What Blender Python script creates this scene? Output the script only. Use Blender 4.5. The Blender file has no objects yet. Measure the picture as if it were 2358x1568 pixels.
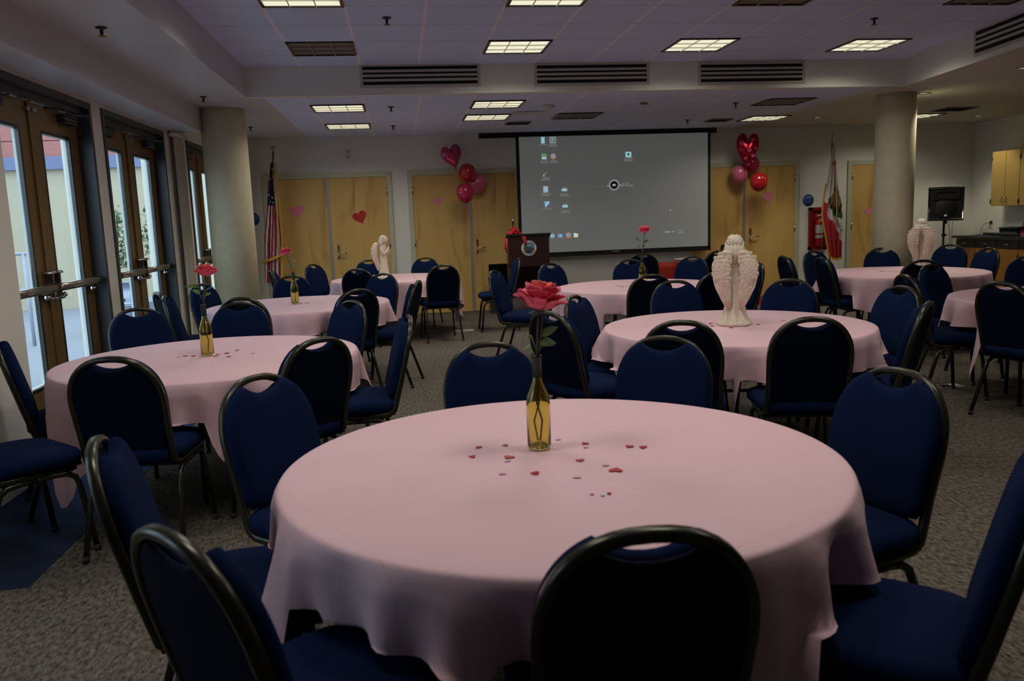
import bpy, math, random
from mathutils import Vector, Matrix
from math import sin, cos, pi, radians as R
random.seed(7)
C = bpy.context.scene.collection
SC = bpy.context.scene

# ---------------------------------------------------------------- camera, world, exposure
F_PX, YAW, PITCH, ROLL, CAM_H = 1885.0, .1289, .1492, -.0368, 1.4994
def make_camera():
    cd = bpy.data.cameras.new('camera'); co = bpy.data.objects.new('camera', cd); C.objects.link(co)
    cy, sy, cp, sp = cos(YAW), sin(YAW), cos(PITCH), sin(PITCH)
    f = Vector((sy*cp, cy*cp, -sp)); r = Vector((cy, -sy, 0)); u = r.cross(f)
    cr, sr = cos(ROLL), sin(ROLL)
    r2 = r*cr + u*sr; u2 = -r*sr + u*cr
    m = Matrix((r2, u2, -f)).transposed().to_4x4(); m.translation = (0, 0, CAM_H)
    co.matrix_world = m
    cd.sensor_width = 23.6; cd.lens = F_PX/2358*23.6; cd.clip_start = .05; cd.clip_end = 200
    cd.dof.use_dof = True; cd.dof.focus_distance = 6.0; cd.dof.aperture_fstop = 2.8
    SC.camera = co
make_camera()
SC.view_settings.view_transform = 'Standard'; SC.view_settings.look = 'None'
SC.view_settings.gamma = 1; SC.view_settings.use_curve_mapping = False
SC.view_settings.exposure = 0.0
wd = bpy.data.worlds.new('sky'); SC.world = wd; wd.use_nodes = True
bg = wd.node_tree.nodes['Background']
bg.inputs[0].default_value = (.68, .84, 1.0, 1); bg.inputs[1].default_value = 4.0
LAMP_W = 10.0
ZC, ZS, YB, YW = 3.12, 2.818, 8.96, 13.28     # high ceiling, low ceiling, beam face, back wall
XL, XR = -2.45, 9.9                             # window wall, kitchen wall
YN = -3.5

# ---------------------------------------------------------------- materials
def _nt(name):
    m = bpy.data.materials.new(name); m.use_nodes = True
    nt = m.node_tree; return m, nt, nt.nodes, nt.links, nt.nodes['Principled BSDF']
def mat(name, col, rough=.6, metal=0, noise=0, nscale=20, bump=0, bscale=60, emit=0, ecol=None, spec=.5, coat=0, sheen=0, trans=0, ior=1.45, stretch=None, sub=0):
    m, nt, N, L, b = _nt(name)
    c = (*col, 1)
    b.inputs['Base Color'].default_value = c; b.inputs['Roughness'].default_value = rough
    b.inputs['Metallic'].default_value = metal; b.inputs['Specular IOR Level'].default_value = spec
    b.inputs['Coat Weight'].default_value = coat; b.inputs['Sheen Weight'].default_value = sheen
    b.inputs['Transmission Weight'].default_value = trans; b.inputs['IOR'].default_value = ior
    if sub: b.inputs['Subsurface Weight'].default_value = sub; b.inputs['Subsurface Scale'].default_value = .02
    if emit:
        b.inputs['Emission Color'].default_value = (*(ecol or col), 1); b.inputs['Emission Strength'].default_value = emit
    tc = N.new('ShaderNodeTexCoord'); src = tc.outputs['Object']
    if stretch:
        mp = N.new('ShaderNodeMapping'); mp.inputs['Scale'].default_value = stretch; L.new(src, mp.inputs[0]); src = mp.outputs[0]
    if noise:
        n = N.new('ShaderNodeTexNoise'); n.inputs['Scale'].default_value = nscale; n.inputs['Detail'].default_value = 5
        L.new(src, n.inputs['Vector'])
        mx = N.new('ShaderNodeMix'); mx.data_type = 'RGBA'
        mx.inputs[6].default_value = (*[max(0, v*(1-noise)) for v in col], 1); mx.inputs[7].default_value = (*[min(1, v*(1+noise)) for v in col], 1)
        L.new(n.outputs['Fac'], mx.inputs[0]); L.new(mx.outputs[2], b.inputs['Base Color'])
    if bump:
        n2 = N.new('ShaderNodeTexNoise'); n2.inputs['Scale'].default_value = bscale; n2.inputs['Detail'].default_value = 3
        L.new(src, n2.inputs['Vector'])
        bp = N.new('ShaderNodeBump'); bp.inputs['Strength'].default_value = bump; bp.inputs['Distance'].default_value = .01
        L.new(n2.outputs['Fac'], bp.inputs['Height']); L.new(bp.outputs[0], b.inputs['Normal'])
    return m
def emis(name, col, s=1.0):
    return mat(name, tuple(v*.3 for v in col), .6, emit=s, ecol=col)

M = {}
M['wall'] = mat('painted_wall', (.72, .72, .65), .55, noise=.05, nscale=3, bump=.05, bscale=150)
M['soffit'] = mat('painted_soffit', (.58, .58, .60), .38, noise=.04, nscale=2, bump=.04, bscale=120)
M['drywall'] = mat('drywall_ceiling', (.58, .57, .50), .6, noise=.04, nscale=2, bump=.04, bscale=120)
M['frame_grey'] = mat('dark_grey_steel_frame', (.045, .048, .052), .4, metal=.3, noise=.1)
M['bronze'] = mat('bronze_door_stile', (.20, .125, .045), .35, metal=.3, noise=.15, nscale=8)
M['alu'] = mat('brushed_aluminium', (.42, .39, .33), .28, metal=.9, noise=.08)
M['black_metal'] = mat('black_powder_coat', (.012, .012, .012), .3, spec=.6, noise=.2)
M['chair_tube'] = mat('bronze_green_chair_tube', (.035, .035, .027), .27, metal=.55, spec=.6, noise=.25, nscale=60)
M['blue'] = mat('navy_chair_fabric', (.0042, .0115, .045), .95, noise=.22, nscale=180, bump=.25, bscale=700, spec=.08)
M['backing'] = mat('navy_black_chair_backing', (.0016, .0042, .015), .8, noise=.2, nscale=80, spec=.08)
M['glide'] = mat('rubber_glide', (.02, .02, .02), .7, noise=.1)
M['doorframe'] = mat('olive_cream_door_frame', (.5, .5, .35), .5, noise=.05)
M['chrome'] = mat('satin_chrome', (.6, .6, .58), .2, metal=1, noise=.05)
M['seam'] = mat('astragal_aluminium', (.42, .42, .42), .35, metal=.6, noise=.05)
M['black'] = mat('matte_black', (.008, .008, .009), .55, noise=.2)
M['glassstop'] = mat('daylit_glazing_stop', (.55, .62, .62), .5, noise=.05)  # outdoor light on the outer bead half painted in as a pale cyan
M['dark'] = mat('dark_slot', (.004, .003, .006), .8, noise=.2)
M['vent'] = mat('vent_frame_paint', (.46, .44, .40), .5, noise=.04)
M['lightpanel'] = mat('lit_diffuser', (.8, .8, .7), .5, emit=.80, ecol=(1.0, .96, .72))
M['louver'] = mat('white_louver', (.85, .85, .74), .4, noise=.02)
M['offpanel'] = mat('unlit_diffuser', (.16, .15, .12), .4, noise=.15, nscale=8)
M['offlouver'] = mat('unlit_louver', (.3, .28, .25), .4, noise=.05)
M['white'] = mat('white_plastic', (.6, .6, .57), .4, noise=.03)
M['brass'] = mat('dark_brass', (.3, .2, .06), .35, metal=.9, noise=.1)
M['column'] = mat('sand_plaster_column', (.62, .57, .39), .7, noise=.12, nscale=9, bump=.12, bscale=60)
M['stucco'] = mat('cream_stucco', (.34, .305, .22), .9, noise=.06, nscale=5, bump=.3, bscale=90)
M['blueband'] = mat('blue_grey_fascia', (.11, .135, .23), .7, noise=.08)
M['redwood'] = mat('red_siding', (.28, .11, .10), .8, noise=.15, nscale=3, stretch=(1, 1, 8))
M['concrete'] = mat('pale_concrete', (.20, .215, .245), .8, noise=.06, nscale=3)
M['leaf'] = mat('green_leaf', (.05, .11, .04), .55, noise=.4, nscale=15)
M['darkleaf'] = mat('dark_leaf', (.012, .022, .010), .6, noise=.4, nscale=15)
M['stem'] = mat('brown_green_stem', (.07, .06, .025), .6, noise=.2)
M['roseleaf'] = mat('rose_leaf', (.13, .24, .08), .5, noise=.25, nscale=40)
M['rose'] = mat('rose_petal', (.80, .10, .17), .65, noise=.4, nscale=30, sub=0)
M['roseheart'] = mat('coral_rose_heart', (.88, .14, .10), .65, noise=.3, nscale=30)
M['foil'] = mat('green_neck_foil', (.006, .025, .014), .3, noise=.2)
M['statue'] = mat('ivory_resin_statue', (.72, .64, .52), .55, noise=.14, nscale=22, bump=.5, bscale=110)
M['wing'] = mat('ivory_feathers', (.75, .61, .50), .6, noise=.16, nscale=30, bump=.9, bscale=75)
M['heartred'] = mat('red_paper', (.42, .015, .02), .6, noise=.08)
M['heartpink'] = mat('pink_paper', (.72, .22, .30), .6, noise=.06)
M['confred'] = mat('red_confetti', (.42, .012, .03), .35, noise=.1)
M['confpink'] = mat('pale_pink_confetti', (.70, .36, .50), .35, noise=.1)
M['confwhite'] = mat('pale_blue_confetti', (.5, .6, .7), .3, noise=.1)
M['latexred'] = mat('red_latex', (.42, .012, .015), .18, coat=.4, noise=.08)
M['latexcrim'] = mat('crimson_latex', (.40, .015, .06), .18, coat=.4, noise=.08)
M['latexpink'] = mat('pink_latex', (.62, .13, .22), .2, coat=.4, noise=.06)
M['foilpink'] = mat('pink_foil', (.55, .07, .18), .22, metal=.7, noise=.5, nscale=28, bump=.5, bscale=30)
M['foilred'] = mat('red_foil', (.42, .012, .03), .16, metal=.75, noise=.3, nscale=10, bump=.4, bscale=16)
M['foilspot'] = mat('magenta_foil_spot', (.7, .1, .28), .2, metal=.6, noise=.1)
M['ribbon'] = mat('red_ribbon', (.62, .02, .04), .4, noise=.2, nscale=30)
M['ribbonpink'] = mat('curling_ribbon', (.6, .14, .17), .4, noise=.1)
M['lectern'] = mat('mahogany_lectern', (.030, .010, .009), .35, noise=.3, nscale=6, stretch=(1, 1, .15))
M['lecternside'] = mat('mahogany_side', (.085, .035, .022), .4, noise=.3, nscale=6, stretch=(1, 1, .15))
M['screenblack'] = mat('screen_border', (.006, .006, .007), .6, noise=.1)
M['signblue'] = mat('blue_sign', (.02, .09, .30), .4, noise=.05)
M['signtext'] = mat('sign_marks', (.25, .4, .6), .5, noise=.05)
M['firered'] = mat('fire_cabinet_red', (.22, .008, .012), .35, noise=.08)
M['extred'] = mat('extinguisher_red', (.30, .01, .012), .25, noise=.05, coat=.4)
M['label'] = mat('silver_label', (.42, .42, .40), .3, metal=.3, noise=.2, nscale=50)
M['gold'] = mat('gold_fringe', (.55, .32, .03), .6, noise=.3, nscale=80)
M['goldmetal'] = mat('gold_finial', (.6, .38, .12), .3, metal=.8, noise=.1)
M['f_red'] = mat('flag_red', (.34, .012, .025), .8, noise=.1)
M['f_white'] = mat('flag_white', (.55, .52, .52), .8, noise=.06)
M['f_blue'] = mat('flag_navy', (.010, .018, .075), .8, noise=.1)
M['f_green'] = mat('flag_green', (.02, .10, .05), .8, noise=.1)
M['f_brown'] = mat('flag_brown', (.10, .055, .025), .8, noise=.4, nscale=40)
M['f_text'] = mat('flag_lettering', (.05, .03, .03), .8, noise=.1)
M['maple_base'] = mat('orange_maple', (.42, .19, .035), .5, noise=.12, nscale=5, stretch=(1, 1, .2))
M['maple_up'] = mat('maple_cabinet', (.38, .25, .07), .5, noise=.12, nscale=5, stretch=(1, 1, .2))
M['counter'] = mat('dark_laminate', (.035, .042, .055), .35, noise=.15, nscale=40)
M['drawer'] = mat('black_drawer_front', (.015, .015, .018), .5, noise=.1)
M['ivory'] = mat('ivory_outlet', (.55, .48, .34), .4, noise=.03)
M['magenta'] = mat('magenta_gift_bag', (.16, .008, .06), .5, noise=.2)
M['redcloth'] = mat('red_table_cover', (.50, .03, .012), .6, noise=.1, nscale=9)
M['napkin'] = mat('white_tray', (.7, .68, .62), .5, noise=.05)
M['laptop'] = mat('dark_laptop_lid', (.10, .085, .09), .4, noise=.1)
M['mat'] = mat('blue_door_mat', (.004, .026, .11), .95, noise=.3, nscale=150, bump=.4, bscale=500)
M['tabletop'] = mat('tabletop_laminate', (.3, .26, .2), .5, noise=.1)
M['plate'] = mat('floor_plate_metal', (.5, .47, .4), .3, metal=.6, noise=.1)
M['railing'] = mat('grey_railing', (.30, .34, .42), .5, noise=.1)
M['ring_blue'] = mat('seal_blue', (.02, .03, .14), .5, noise=.05)
M['ring_white'] = mat('seal_white', (.55, .54, .52), .5, noise=.05)
M['seal_sky'] = mat('seal_sky', (.13, .34, .42), .5, noise=.1)
M['seal_brown'] = mat('seal_brown', (.06, .035, .02), .5, noise=.3)
M['seal_green'] = mat('seal_green', (.03, .12, .05), .5, noise=.2)
M['seal_gold'] = mat('seal_gold', (.5, .36, .04), .5, noise=.1)

def floor_mat():
    m, nt, N, L, b = _nt('brown_grey_loop_carpet')
    tc = N.new('ShaderNodeTexCoord')
    n1 = N.new('ShaderNodeTexNoise'); n1.inputs['Scale'].default_value = 55; n1.inputs['Detail'].default_value = 6; n1.inputs['Roughness'].default_value = .75
    mp = N.new('ShaderNodeMapping'); mp.inputs['Scale'].default_value = (1, .45, 1); mp.inputs['Rotation'].default_value = (0, 0, .35)
    L.new(tc.outputs['Object'], mp.inputs[0]); L.new(mp.outputs[0], n1.inputs['Vector'])
    r = N.new('ShaderNodeValToRGB'); e = r.color_ramp.elements
    e[0].position = .36; e[0].color = (.030, .026, .022, 1); e[1].position = .66; e[1].color = (.22, .19, .155, 1)
    L.new(n1.outputs['Fac'], r.inputs[0]); L.new(r.outputs[0], b.inputs['Base Color'])
    b.inputs['Roughness'].default_value = .95; b.inputs['Specular IOR Level'].default_value = .1
    bp = N.new('ShaderNodeBump'); bp.inputs['Strength'].default_value = .5; bp.inputs['Distance'].default_value = .01
    L.new(n1.outputs['Fac'], bp.inputs['Height']); L.new(bp.outputs[0], b.inputs['Normal'])
    return m
M['carpet'] = floor_mat()

def _line(N, L, src, off, period, width):
    a = N.new('ShaderNodeMath'); a.operation = 'SUBTRACT'; a.inputs[1].default_value = off; L.new(src, a.inputs[0])
    p = N.new('ShaderNodeMath'); p.operation = 'PINGPONG'; p.inputs[1].default_value = period/2; L.new(a.outputs[0], p.inputs[0])
    l = N.new('ShaderNodeMath'); l.operation = 'LESS_THAN'; l.inputs[1].default_value = width; L.new(p.outputs[0], l.inputs[0])
    return l.outputs[0]
def tile_mat(name, x0, y0):
    m, nt, N, L, b = _nt(name)
    tc = N.new('ShaderNodeTexCoord'); s = N.new('ShaderNodeSeparateXYZ'); L.new(tc.outputs['Object'], s.inputs[0])
    lx = _line(N, L, s.outputs[0], x0, .61, .014); ly = _line(N, L, s.outputs[1], y0, .61, .005)
    n = N.new('ShaderNodeTexNoise'); n.inputs['Scale'].default_value = 1.6; n.inputs['Detail'].default_value = 6; L.new(tc.outputs['Object'], n.inputs['Vector'])
    mx0 = N.new('ShaderNodeMix'); mx0.data_type = 'RGBA'; mx0.inputs[6].default_value = (.60, .70, .93, 1); mx0.inputs[7].default_value = (.66, .77, .99, 1)  # blue cast of the daylight is put into the tile colours
    L.new(n.outputs['Fac'], mx0.inputs[0])
    mx = N.new('ShaderNodeMix'); mx.data_type = 'RGBA'; mx.inputs[7].default_value = (.85, .84, .88, 1); L.new(mx0.outputs[2], mx.inputs[6]); L.new(lx, mx.inputs[0])
    my = N.new('ShaderNodeMix'); my.data_type = 'RGBA'; my.inputs[7].default_value = (.42, .40, .45, 1); L.new(mx.outputs[2], my.inputs[6]); L.new(ly, my.inputs[0])
    L.new(my.outputs[2], b.inputs['Base Color']); b.inputs['Roughness'].default_value = .85
    n2 = N.new('ShaderNodeTexNoise'); n2.inputs['Scale'].default_value = 220; L.new(tc.outputs['Object'], n2.inputs['Vector'])
    bp = N.new('ShaderNodeBump'); bp.inputs['Strength'].default_value = .15; bp.inputs['Distance'].default_value = .005
    L.new(n2.outputs['Fac'], bp.inputs['Height']); L.new(bp.outputs[0], b.inputs['Normal'])
    return m
M['tile_hi'] = tile_mat('acoustic_tile_high', -.935, 6.59)
M['tile_lo'] = tile_mat('acoustic_tile_low', -.935, 9.57)

def cloth_mat():
    m, nt, N, L, b = _nt('pink_tablecloth')
    tc = N.new('ShaderNodeTexCoord'); s = N.new('ShaderNodeSeparateXYZ'); L.new(tc.outputs['Object'], s.inputs[0])
    n = N.new('ShaderNodeTexNoise'); n.inputs['Scale'].default_value = 2.2; n.inputs['Detail'].default_value = 4; L.new(tc.outputs['Object'], n.inputs['Vector'])
    mx = N.new('ShaderNodeMix'); mx.data_type = 'RGBA'; mx.inputs[6].default_value = (.645, .41, .475, 1); mx.inputs[7].default_value = (.72, .465, .54, 1)
    L.new(n.outputs['Fac'], mx.inputs[0])
    lx = _line(N, L, s.outputs[0], .03, .76, .004); ly = _line(N, L, s.outputs[1], -.02, .76, .003)
    ad = N.new('ShaderNodeMath'); ad.operation = 'MAXIMUM'; L.new(lx, ad.inputs[0]); L.new(ly, ad.inputs[1])
    m2 = N.new('ShaderNodeMix'); m2.data_type = 'RGBA'; m2.inputs[7].default_value = (.68, .35, .39, 1); L.new(mx.outputs[2], m2.inputs[6])
    k = N.new('ShaderNodeMath'); k.operation = 'MULTIPLY'; k.inputs[1].default_value = .45; L.new(ad.outputs[0], k.inputs[0]); L.new(k.outputs[0], m2.inputs[0])
    L.new(m2.outputs[2], b.inputs['Base Color']); b.inputs['Roughness'].default_value = .62; b.inputs['Sheen Weight'].default_value = .12
    n2 = N.new('ShaderNodeTexNoise'); n2.inputs['Scale'].default_value = 9; n2.inputs['Detail'].default_value = 3; L.new(tc.outputs['Object'], n2.inputs['Vector'])
    hs = N.new('ShaderNodeMath'); hs.operation = 'MULTIPLY_ADD'; hs.inputs[1].default_value = .5; L.new(ad.outputs[0], hs.inputs[0]); L.new(n2.outputs['Fac'], hs.inputs[2])
    bp = N.new('ShaderNodeBump'); bp.inputs['Strength'].default_value = .25; bp.inputs['Distance'].default_value = .01
    L.new(hs.outputs[0], bp.inputs['Height']); L.new(bp.outputs[0], b.inputs['Normal'])
    return m
M['cloth'] = cloth_mat()

def wood_door_mat():
    m, nt, N, L, b = _nt('maple_veneer_door')
    tc = N.new('ShaderNodeTexCoord'); mp = N.new('ShaderNodeMapping'); mp.inputs['Scale'].default_value = (2.4, 1, .42); L.new(tc.outputs['Object'], mp.inputs[0])
    n = N.new('ShaderNodeTexNoise'); n.inputs['Scale'].default_value = 1.5; n.inputs['Detail'].default_value = 2; n.inputs['Distortion'].default_value = .8; L.new(mp.outputs[0], n.inputs['Vector'])
    r = N.new('ShaderNodeValToRGB'); e = r.color_ramp.elements
    e[0].position = .30; e[0].color = (.36, .19, .05, 1); e[1].position = .42; e[1].color = (.58, .365, .11, 1)
    e2 = r.color_ramp.elements.new(.8); e2.color = (.64, .41, .135, 1)
    L.new(n.outputs['Fac'], r.inputs[0]); L.new(r.outputs[0], b.inputs['Base Color']); b.inputs['Roughness'].default_value = .45
    return m
M['maple'] = wood_door_mat()

def glass_mat():
    m = bpy.data.materials.new('door_glass'); m.use_nodes = True; nt = m.node_tree; N = nt.nodes; L = nt.links; N.clear()
    o = N.new('ShaderNodeOutputMaterial'); t = N.new('ShaderNodeBsdfTransparent'); t.inputs[0].default_value = (.95, .98, .975, 1)
    g = N.new('ShaderNodeBsdfGlossy'); g.inputs['Roughness'].default_value = .02
    mx = N.new('ShaderNodeMixShader'); mx.inputs[0].default_value = .06; L.new(t.outputs[0], mx.inputs[1]); L.new(g.outputs[0], mx.inputs[2]); L.new(mx.outputs[0], o.inputs[0])
    return m
M['glass'] = glass_mat()
M['bottle'] = mat('olive_bottle_glass', (.80, .75, .30), .03, trans=1, ior=1.45)
M['screen'] = mat('projection_screen', (.40, .42, .41), .8, noise=.03, nscale=2, emit=.045, ecol=(.92, 1, .96))
M['ic_w'] = emis('screen_white', (.75, .85, .85), .38); M['ic_b'] = emis('screen_blue', (.25, .5, .95), .5)
M['ic_c'] = emis('screen_cyan', (.45, .9, 1.0), .5); M['ic_g'] = emis('screen_green', (.3, .7, .3), .35)
M['ic_o'] = emis('screen_orange', (.85, .4, .2), .4); M['ic_y'] = emis('screen_yellow', (.9, .95, .6), .55)
M['ic_t'] = emis('screen_text', (.75, .8, .8), .27); M['ic_n'] = mat('screen_dark_mark', (.06, .10, .10), .7)

# ---------------------------------------------------------------- mesh building
class MB:
    def __init__(s): s.v = []; s.f = []; s.mi = []; s.sm = []
    def add(s, vs, fs, mi=0, smooth=False):
        o = len(s.v); s.v += [tuple(v) for v in vs]
        for f in fs: s.f.append([i+o for i in f]); s.mi.append(mi); s.sm.append(smooth)
        return s
    def box(s, a, b, mi=0, bev=0):
        x0, y0, z0 = [min(a[i], b[i]) for i in range(3)]; x1, y1, z1 = [max(a[i], b[i]) for i in range(3)]
        if bev <= 0:
            return s.add([(x0,y0,z0),(x1,y0,z0),(x1,y1,z0),(x0,y1,z0),(x0,y0,z1),(x1,y0,z1),(x1,y1,z1),(x0,y1,z1)],
                  [(3,2,1,0),(4,5,6,7),(0,1,5,4),(1,2,6,5),(2,3,7,6),(3,0,4,7)], mi)
        # rounded box: stack of rounded rectangles
        rings = []
        r = min(bev, (x1-x0)/2.01, (y1-y0)/2.01, (z1-z0)/2.01); n = 4
        def rr(z, ins):
            pts = []
            for cx, cy, a0 in ((x1-r, y1-r, 0), (x0+r, y1-r, 90), (x0+r, y0+r, 180), (x1-r, y0+r, 270)):
                for k in range(n+1):
                    t = R(a0+90*k/n); pts.append((cx+(r-ins)*cos(t), cy+(r-ins)*sin(t), z))
            return pts
        for k in range(n+1):
            t = pi/2*k/n; rings.append(rr(z0+r*(1-sin(t)), r*(1-cos(t))))
        for k in range(n+1):
            t = pi/2*(1-k/n); rings.append(rr(z1-r*(1-sin(t)), r*(1-cos(t))))
        return s.loft(rings, mi, True, True)
    def loft(s, rings, mi=0, smooth=True, caps=True, closed=True):
        n = len(rings[0]); vs = [p for r in rings for p in r]; fs = []
        for i in range(len(rings)-1):
            for j in range(n if closed else n-1):
                k = (j+1) % n; fs.append((i*n+j, i*n+k, (i+1)*n+k, (i+1)*n+j))
        if caps and closed:
            fs.append(tuple(range(n))[::-1]); fs.append(tuple((len(rings)-1)*n+j for j in range(n)))
        return s.add(vs, fs, mi, smooth)
    def tube(s, pts, r=.01, n=8, mi=0, rect=None, closed=False, smooth=True, up=None):
        P = [Vector(p) for p in pts]; m = len(P); rings = []
        T = []
        for i in range(m):
            a = P[(i-1) % m] if (i or closed) else P[0]; b = P[(i+1) % m] if (i < m-1 or closed) else P[-1]
            t = (b-a); T.append(t.normalized() if t.length > 1e-9 else Vector((0, 0, 1)))
        u = Vector(up) if up else (Vector((0, 0, 1)) if abs(T[0].z) < .9 else Vector((1, 0, 0)))
        for i in range(m):
            u = (u - T[i]*u.dot(T[i])); u = u.normalized() if u.length > 1e-6 else T[i].orthogonal().normalized()
            w = T[i].cross(u)
            rr = r[i] if isinstance(r, (list, tuple)) else r
            ring = []
            for k in range(n):
                a = 2*pi*k/n
                if rect:
                    ca, sa = cos(a), sin(a); q = 4.0
                    d = (abs(ca)**q+abs(sa)**q)**(1/q); ring.append(P[i]+u*(rect[0]*ca/d)+w*(rect[1]*sa/d))
                else: ring.append(P[i]+u*(rr*cos(a))+w*(rr*sin(a)))
            rings.append(ring)
        if closed: rings.append(rings[0]); return s.loft(rings, mi, smooth, False)
        return s.loft(rings, mi, smooth, True)
    def lathe(s, prof, c=(0,0,0), n=24, mi=0, smooth=True, caps=True, axis='z'):
        rings = []
        for r, z in prof:
            ring = []
            for k in range(n):
                a = 2*pi*k/n; x, y = r*cos(a), r*sin(a)
                p = (x, y, z) if axis == 'z' else ((x, z, -y) if axis == 'y' else (z, x, y))
                ring.append((c[0]+p[0], c[1]+p[1], c[2]+p[2]))
            rings.append(ring)
        return s.loft(rings, mi, smooth, caps)
    def sphere(s, c, r, n=16, mi=0, sc=(1,1,1)):
        rings = []
        for i in range(n//2+1):
            t = pi*i/(n//2); rr = max(1e-4, sin(t)); rings.append([(c[0]+r*sc[0]*rr*cos(2*pi*k/n), c[1]+r*sc[1]*rr*sin(2*pi*k/n), c[2]-r*sc[2]*cos(t)) for k in range(n)])
        return s.loft(rings, mi, True, True)
    def prism(s, poly, d0, d1, plane='xz', mi=0, smooth=False):
        def P(a, b, d): return {'xz': (a, d, b), 'xy': (a, b, d), 'yz': (d, a, b)}[plane]
        n = len(poly); vs = [P(a, b, d0) for a, b in poly]+[P(a, b, d1) for a, b in poly]
        fs = [tuple(range(n)), tuple(range(2*n-1, n-1, -1))]+[(i, (i+1) % n+0, (i+1) % n+n, i+n) for i in range(n)]
        return s.add(vs, fs, mi, smooth)
    def xf(s, m):
        s.v = [tuple(m @ Vector(v)) for v in s.v]; return s
    def build(s, name, mats, parent=None, fix=True):
        me = bpy.data.meshes.new(name); me.from_pydata(s.v, [], s.f)
        if not isinstance(mats, (list, tuple)): mats = [mats]
        for m in mats: me.materials.append(m)
        me.polygons.foreach_set('material_index', s.mi); me.polygons.foreach_set('use_smooth', s.sm)
        me.update()
        if fix:
            import bmesh
            b = bmesh.new(); b.from_mesh(me); bmesh.ops.recalc_face_normals(b, faces=b.faces); b.to_mesh(me); b.free()
        o = bpy.data.objects.new(name, me); C.objects.link(o)
        if parent: o.parent = parent
        return o
def tag(o, label, cat, group=None, kind=None):
    if label: o['label'] = label
    if cat: o['category'] = cat
    if group: o['group'] = group
    if kind: o['kind'] = kind
    return o
def thing(name, label, cat, loc=(0,0,0), rz=0, group=None):
    o = bpy.data.objects.new(name, None); C.objects.link(o); o.location = loc; o.rotation_euler = (0, 0, rz); o.empty_display_size = .1
    return tag(o, label, cat, group)
def struct(name, mb, m, label, cat, parent=None):
    o = mb.build(name, m, parent); return tag(o, label, cat, kind='structure')
def structe(name, label, cat, loc=(0,0,0)):
    o = thing(name, label, cat, loc); o['kind'] = 'structure'; return o
def copy_tree(o, parent=None):
    c = o.copy(); C.objects.link(c)
    if parent: c.parent = parent
    for ch in KIDS.get(o.name, ()): copy_tree(ch, c)
    return c
KIDS = {}
def index_kids(root):
    for o in bpy.data.objects:
        pass
    def rec(o):
        KIDS[o.name] = list(o.children)
        for c in o.children: rec(c)
    bpy.context.view_layer.update(); rec(root)
def text_mb(txt, size, depth=.002, align='CENTER'):
    cu = bpy.data.curves.new('lettering', 'FONT'); cu.body = txt; cu.size = size; cu.extrude = depth/2; cu.align_x = align; cu.align_y = 'CENTER'; cu.resolution_u = 3
    ob = bpy.data.objects.new('lettering', cu); C.objects.link(ob)
    dg = bpy.context.evaluated_depsgraph_get(); me = bpy.data.meshes.new_from_object(ob.evaluated_get(dg))
    mb = MB(); mb.add([tuple(v.co) for v in me.vertices], [tuple(p.vertices) for p in me.polygons])
    bpy.data.objects.remove(ob); bpy.data.curves.remove(cu); bpy.data.meshes.remove(me)
    return mb
def heart_poly(w, h, n=40):
    pts = []
    for i in range(n):
        t = 2*pi*i/n
        x = 16*sin(t)**3; y = 13*cos(t)-5*cos(2*t)-2*cos(3*t)-cos(4*t)
        pts.append((x/32*w, (y+2.5)/29*h))
    return pts

# ================================================================ THE SETTING
struct('floor', MB().box((XL-.25, YN-.2, -.1), (XR+.2, YW+.2, 0)), M['carpet'], 'brown-grey loop carpet floor of the hall', 'floor')
# window wall with door openings
OPEN = [(-.6, 1.25), (1.75, 3.35), (3.55, 5.1), (5.40, 7.244), (7.494, 9.339), (10.273, 12.118)]
OPEN = [(1.3, 3.1), (5.40, 7.244), (7.494, 9.339), (10.273, 12.118)]
DT = 2.535
w = MB(); ys = YN-.2
for a, b in OPEN:
    w.box((XL-.25, ys, 0), (XL, a, DT)); ys = b
w.box((XL-.25, ys, 0), (XL, YW+.2, DT)); w.box((XL-.25, YN-.2, DT), (XL, YW+.2, 3.3))
struct('wall_left', w, M['wall'], 'off-white wall with the glass exit doors', 'wall')
struct('wall_back', MB().box((XL, YW, 0), (XR+.2, YW+.2, 3.3)), M['wall'], 'off-white back wall behind the projection screen', 'wall')
struct('wall_right', MB().box((XR, YN, 0), (XR+.2, YW, 3.3)), M['wall'], 'off-white kitchen side wall', 'wall')
struct('wall_front', MB().box((XL, YN-.2, 0), (XR+.2, YN, 3.3)), M['wall'], 'off-white wall opposite the screen', 'wall')
# ceilings
c = MB(); c.box((-1.53, YN, ZC), (5.9, YB+.02, 3.3)); struct('ceiling', c, M['tile_hi'], 'raised acoustic tile ceiling over the tables', 'ceiling')
c = MB(); c.box((-1.33, YB+.11, ZS+.002), (5.53, YW, 3.3)); struct('ceiling_far', c, M['tile_lo'], 'lower acoustic tile ceiling by the screen', 'ceiling')
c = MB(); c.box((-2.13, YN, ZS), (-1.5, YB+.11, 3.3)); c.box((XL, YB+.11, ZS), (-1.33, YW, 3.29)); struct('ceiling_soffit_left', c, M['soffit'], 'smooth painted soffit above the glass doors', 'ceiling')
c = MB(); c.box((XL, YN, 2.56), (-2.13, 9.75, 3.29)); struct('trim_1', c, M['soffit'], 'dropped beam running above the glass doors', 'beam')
c = MB(); c.prism([(5.8, 9.0), (5.5, 6.8), (4.15, YN), (XR, YN), (XR, YW), (5.53, YW), (5.53, 9.05), (5.8, 9.05)], ZS, 3.28, 'xy'); struct('ceiling_right', c, M['drywall'], 'smooth drywall ceiling on the kitchen side', 'ceiling')
c = MB(); c.box((-1.5, YB, ZS), (5.8, YB+.11, 3.29)); struct('trim_2', c, M['wall'], 'painted step between the two ceilings holding three air grilles', 'beam')
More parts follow.
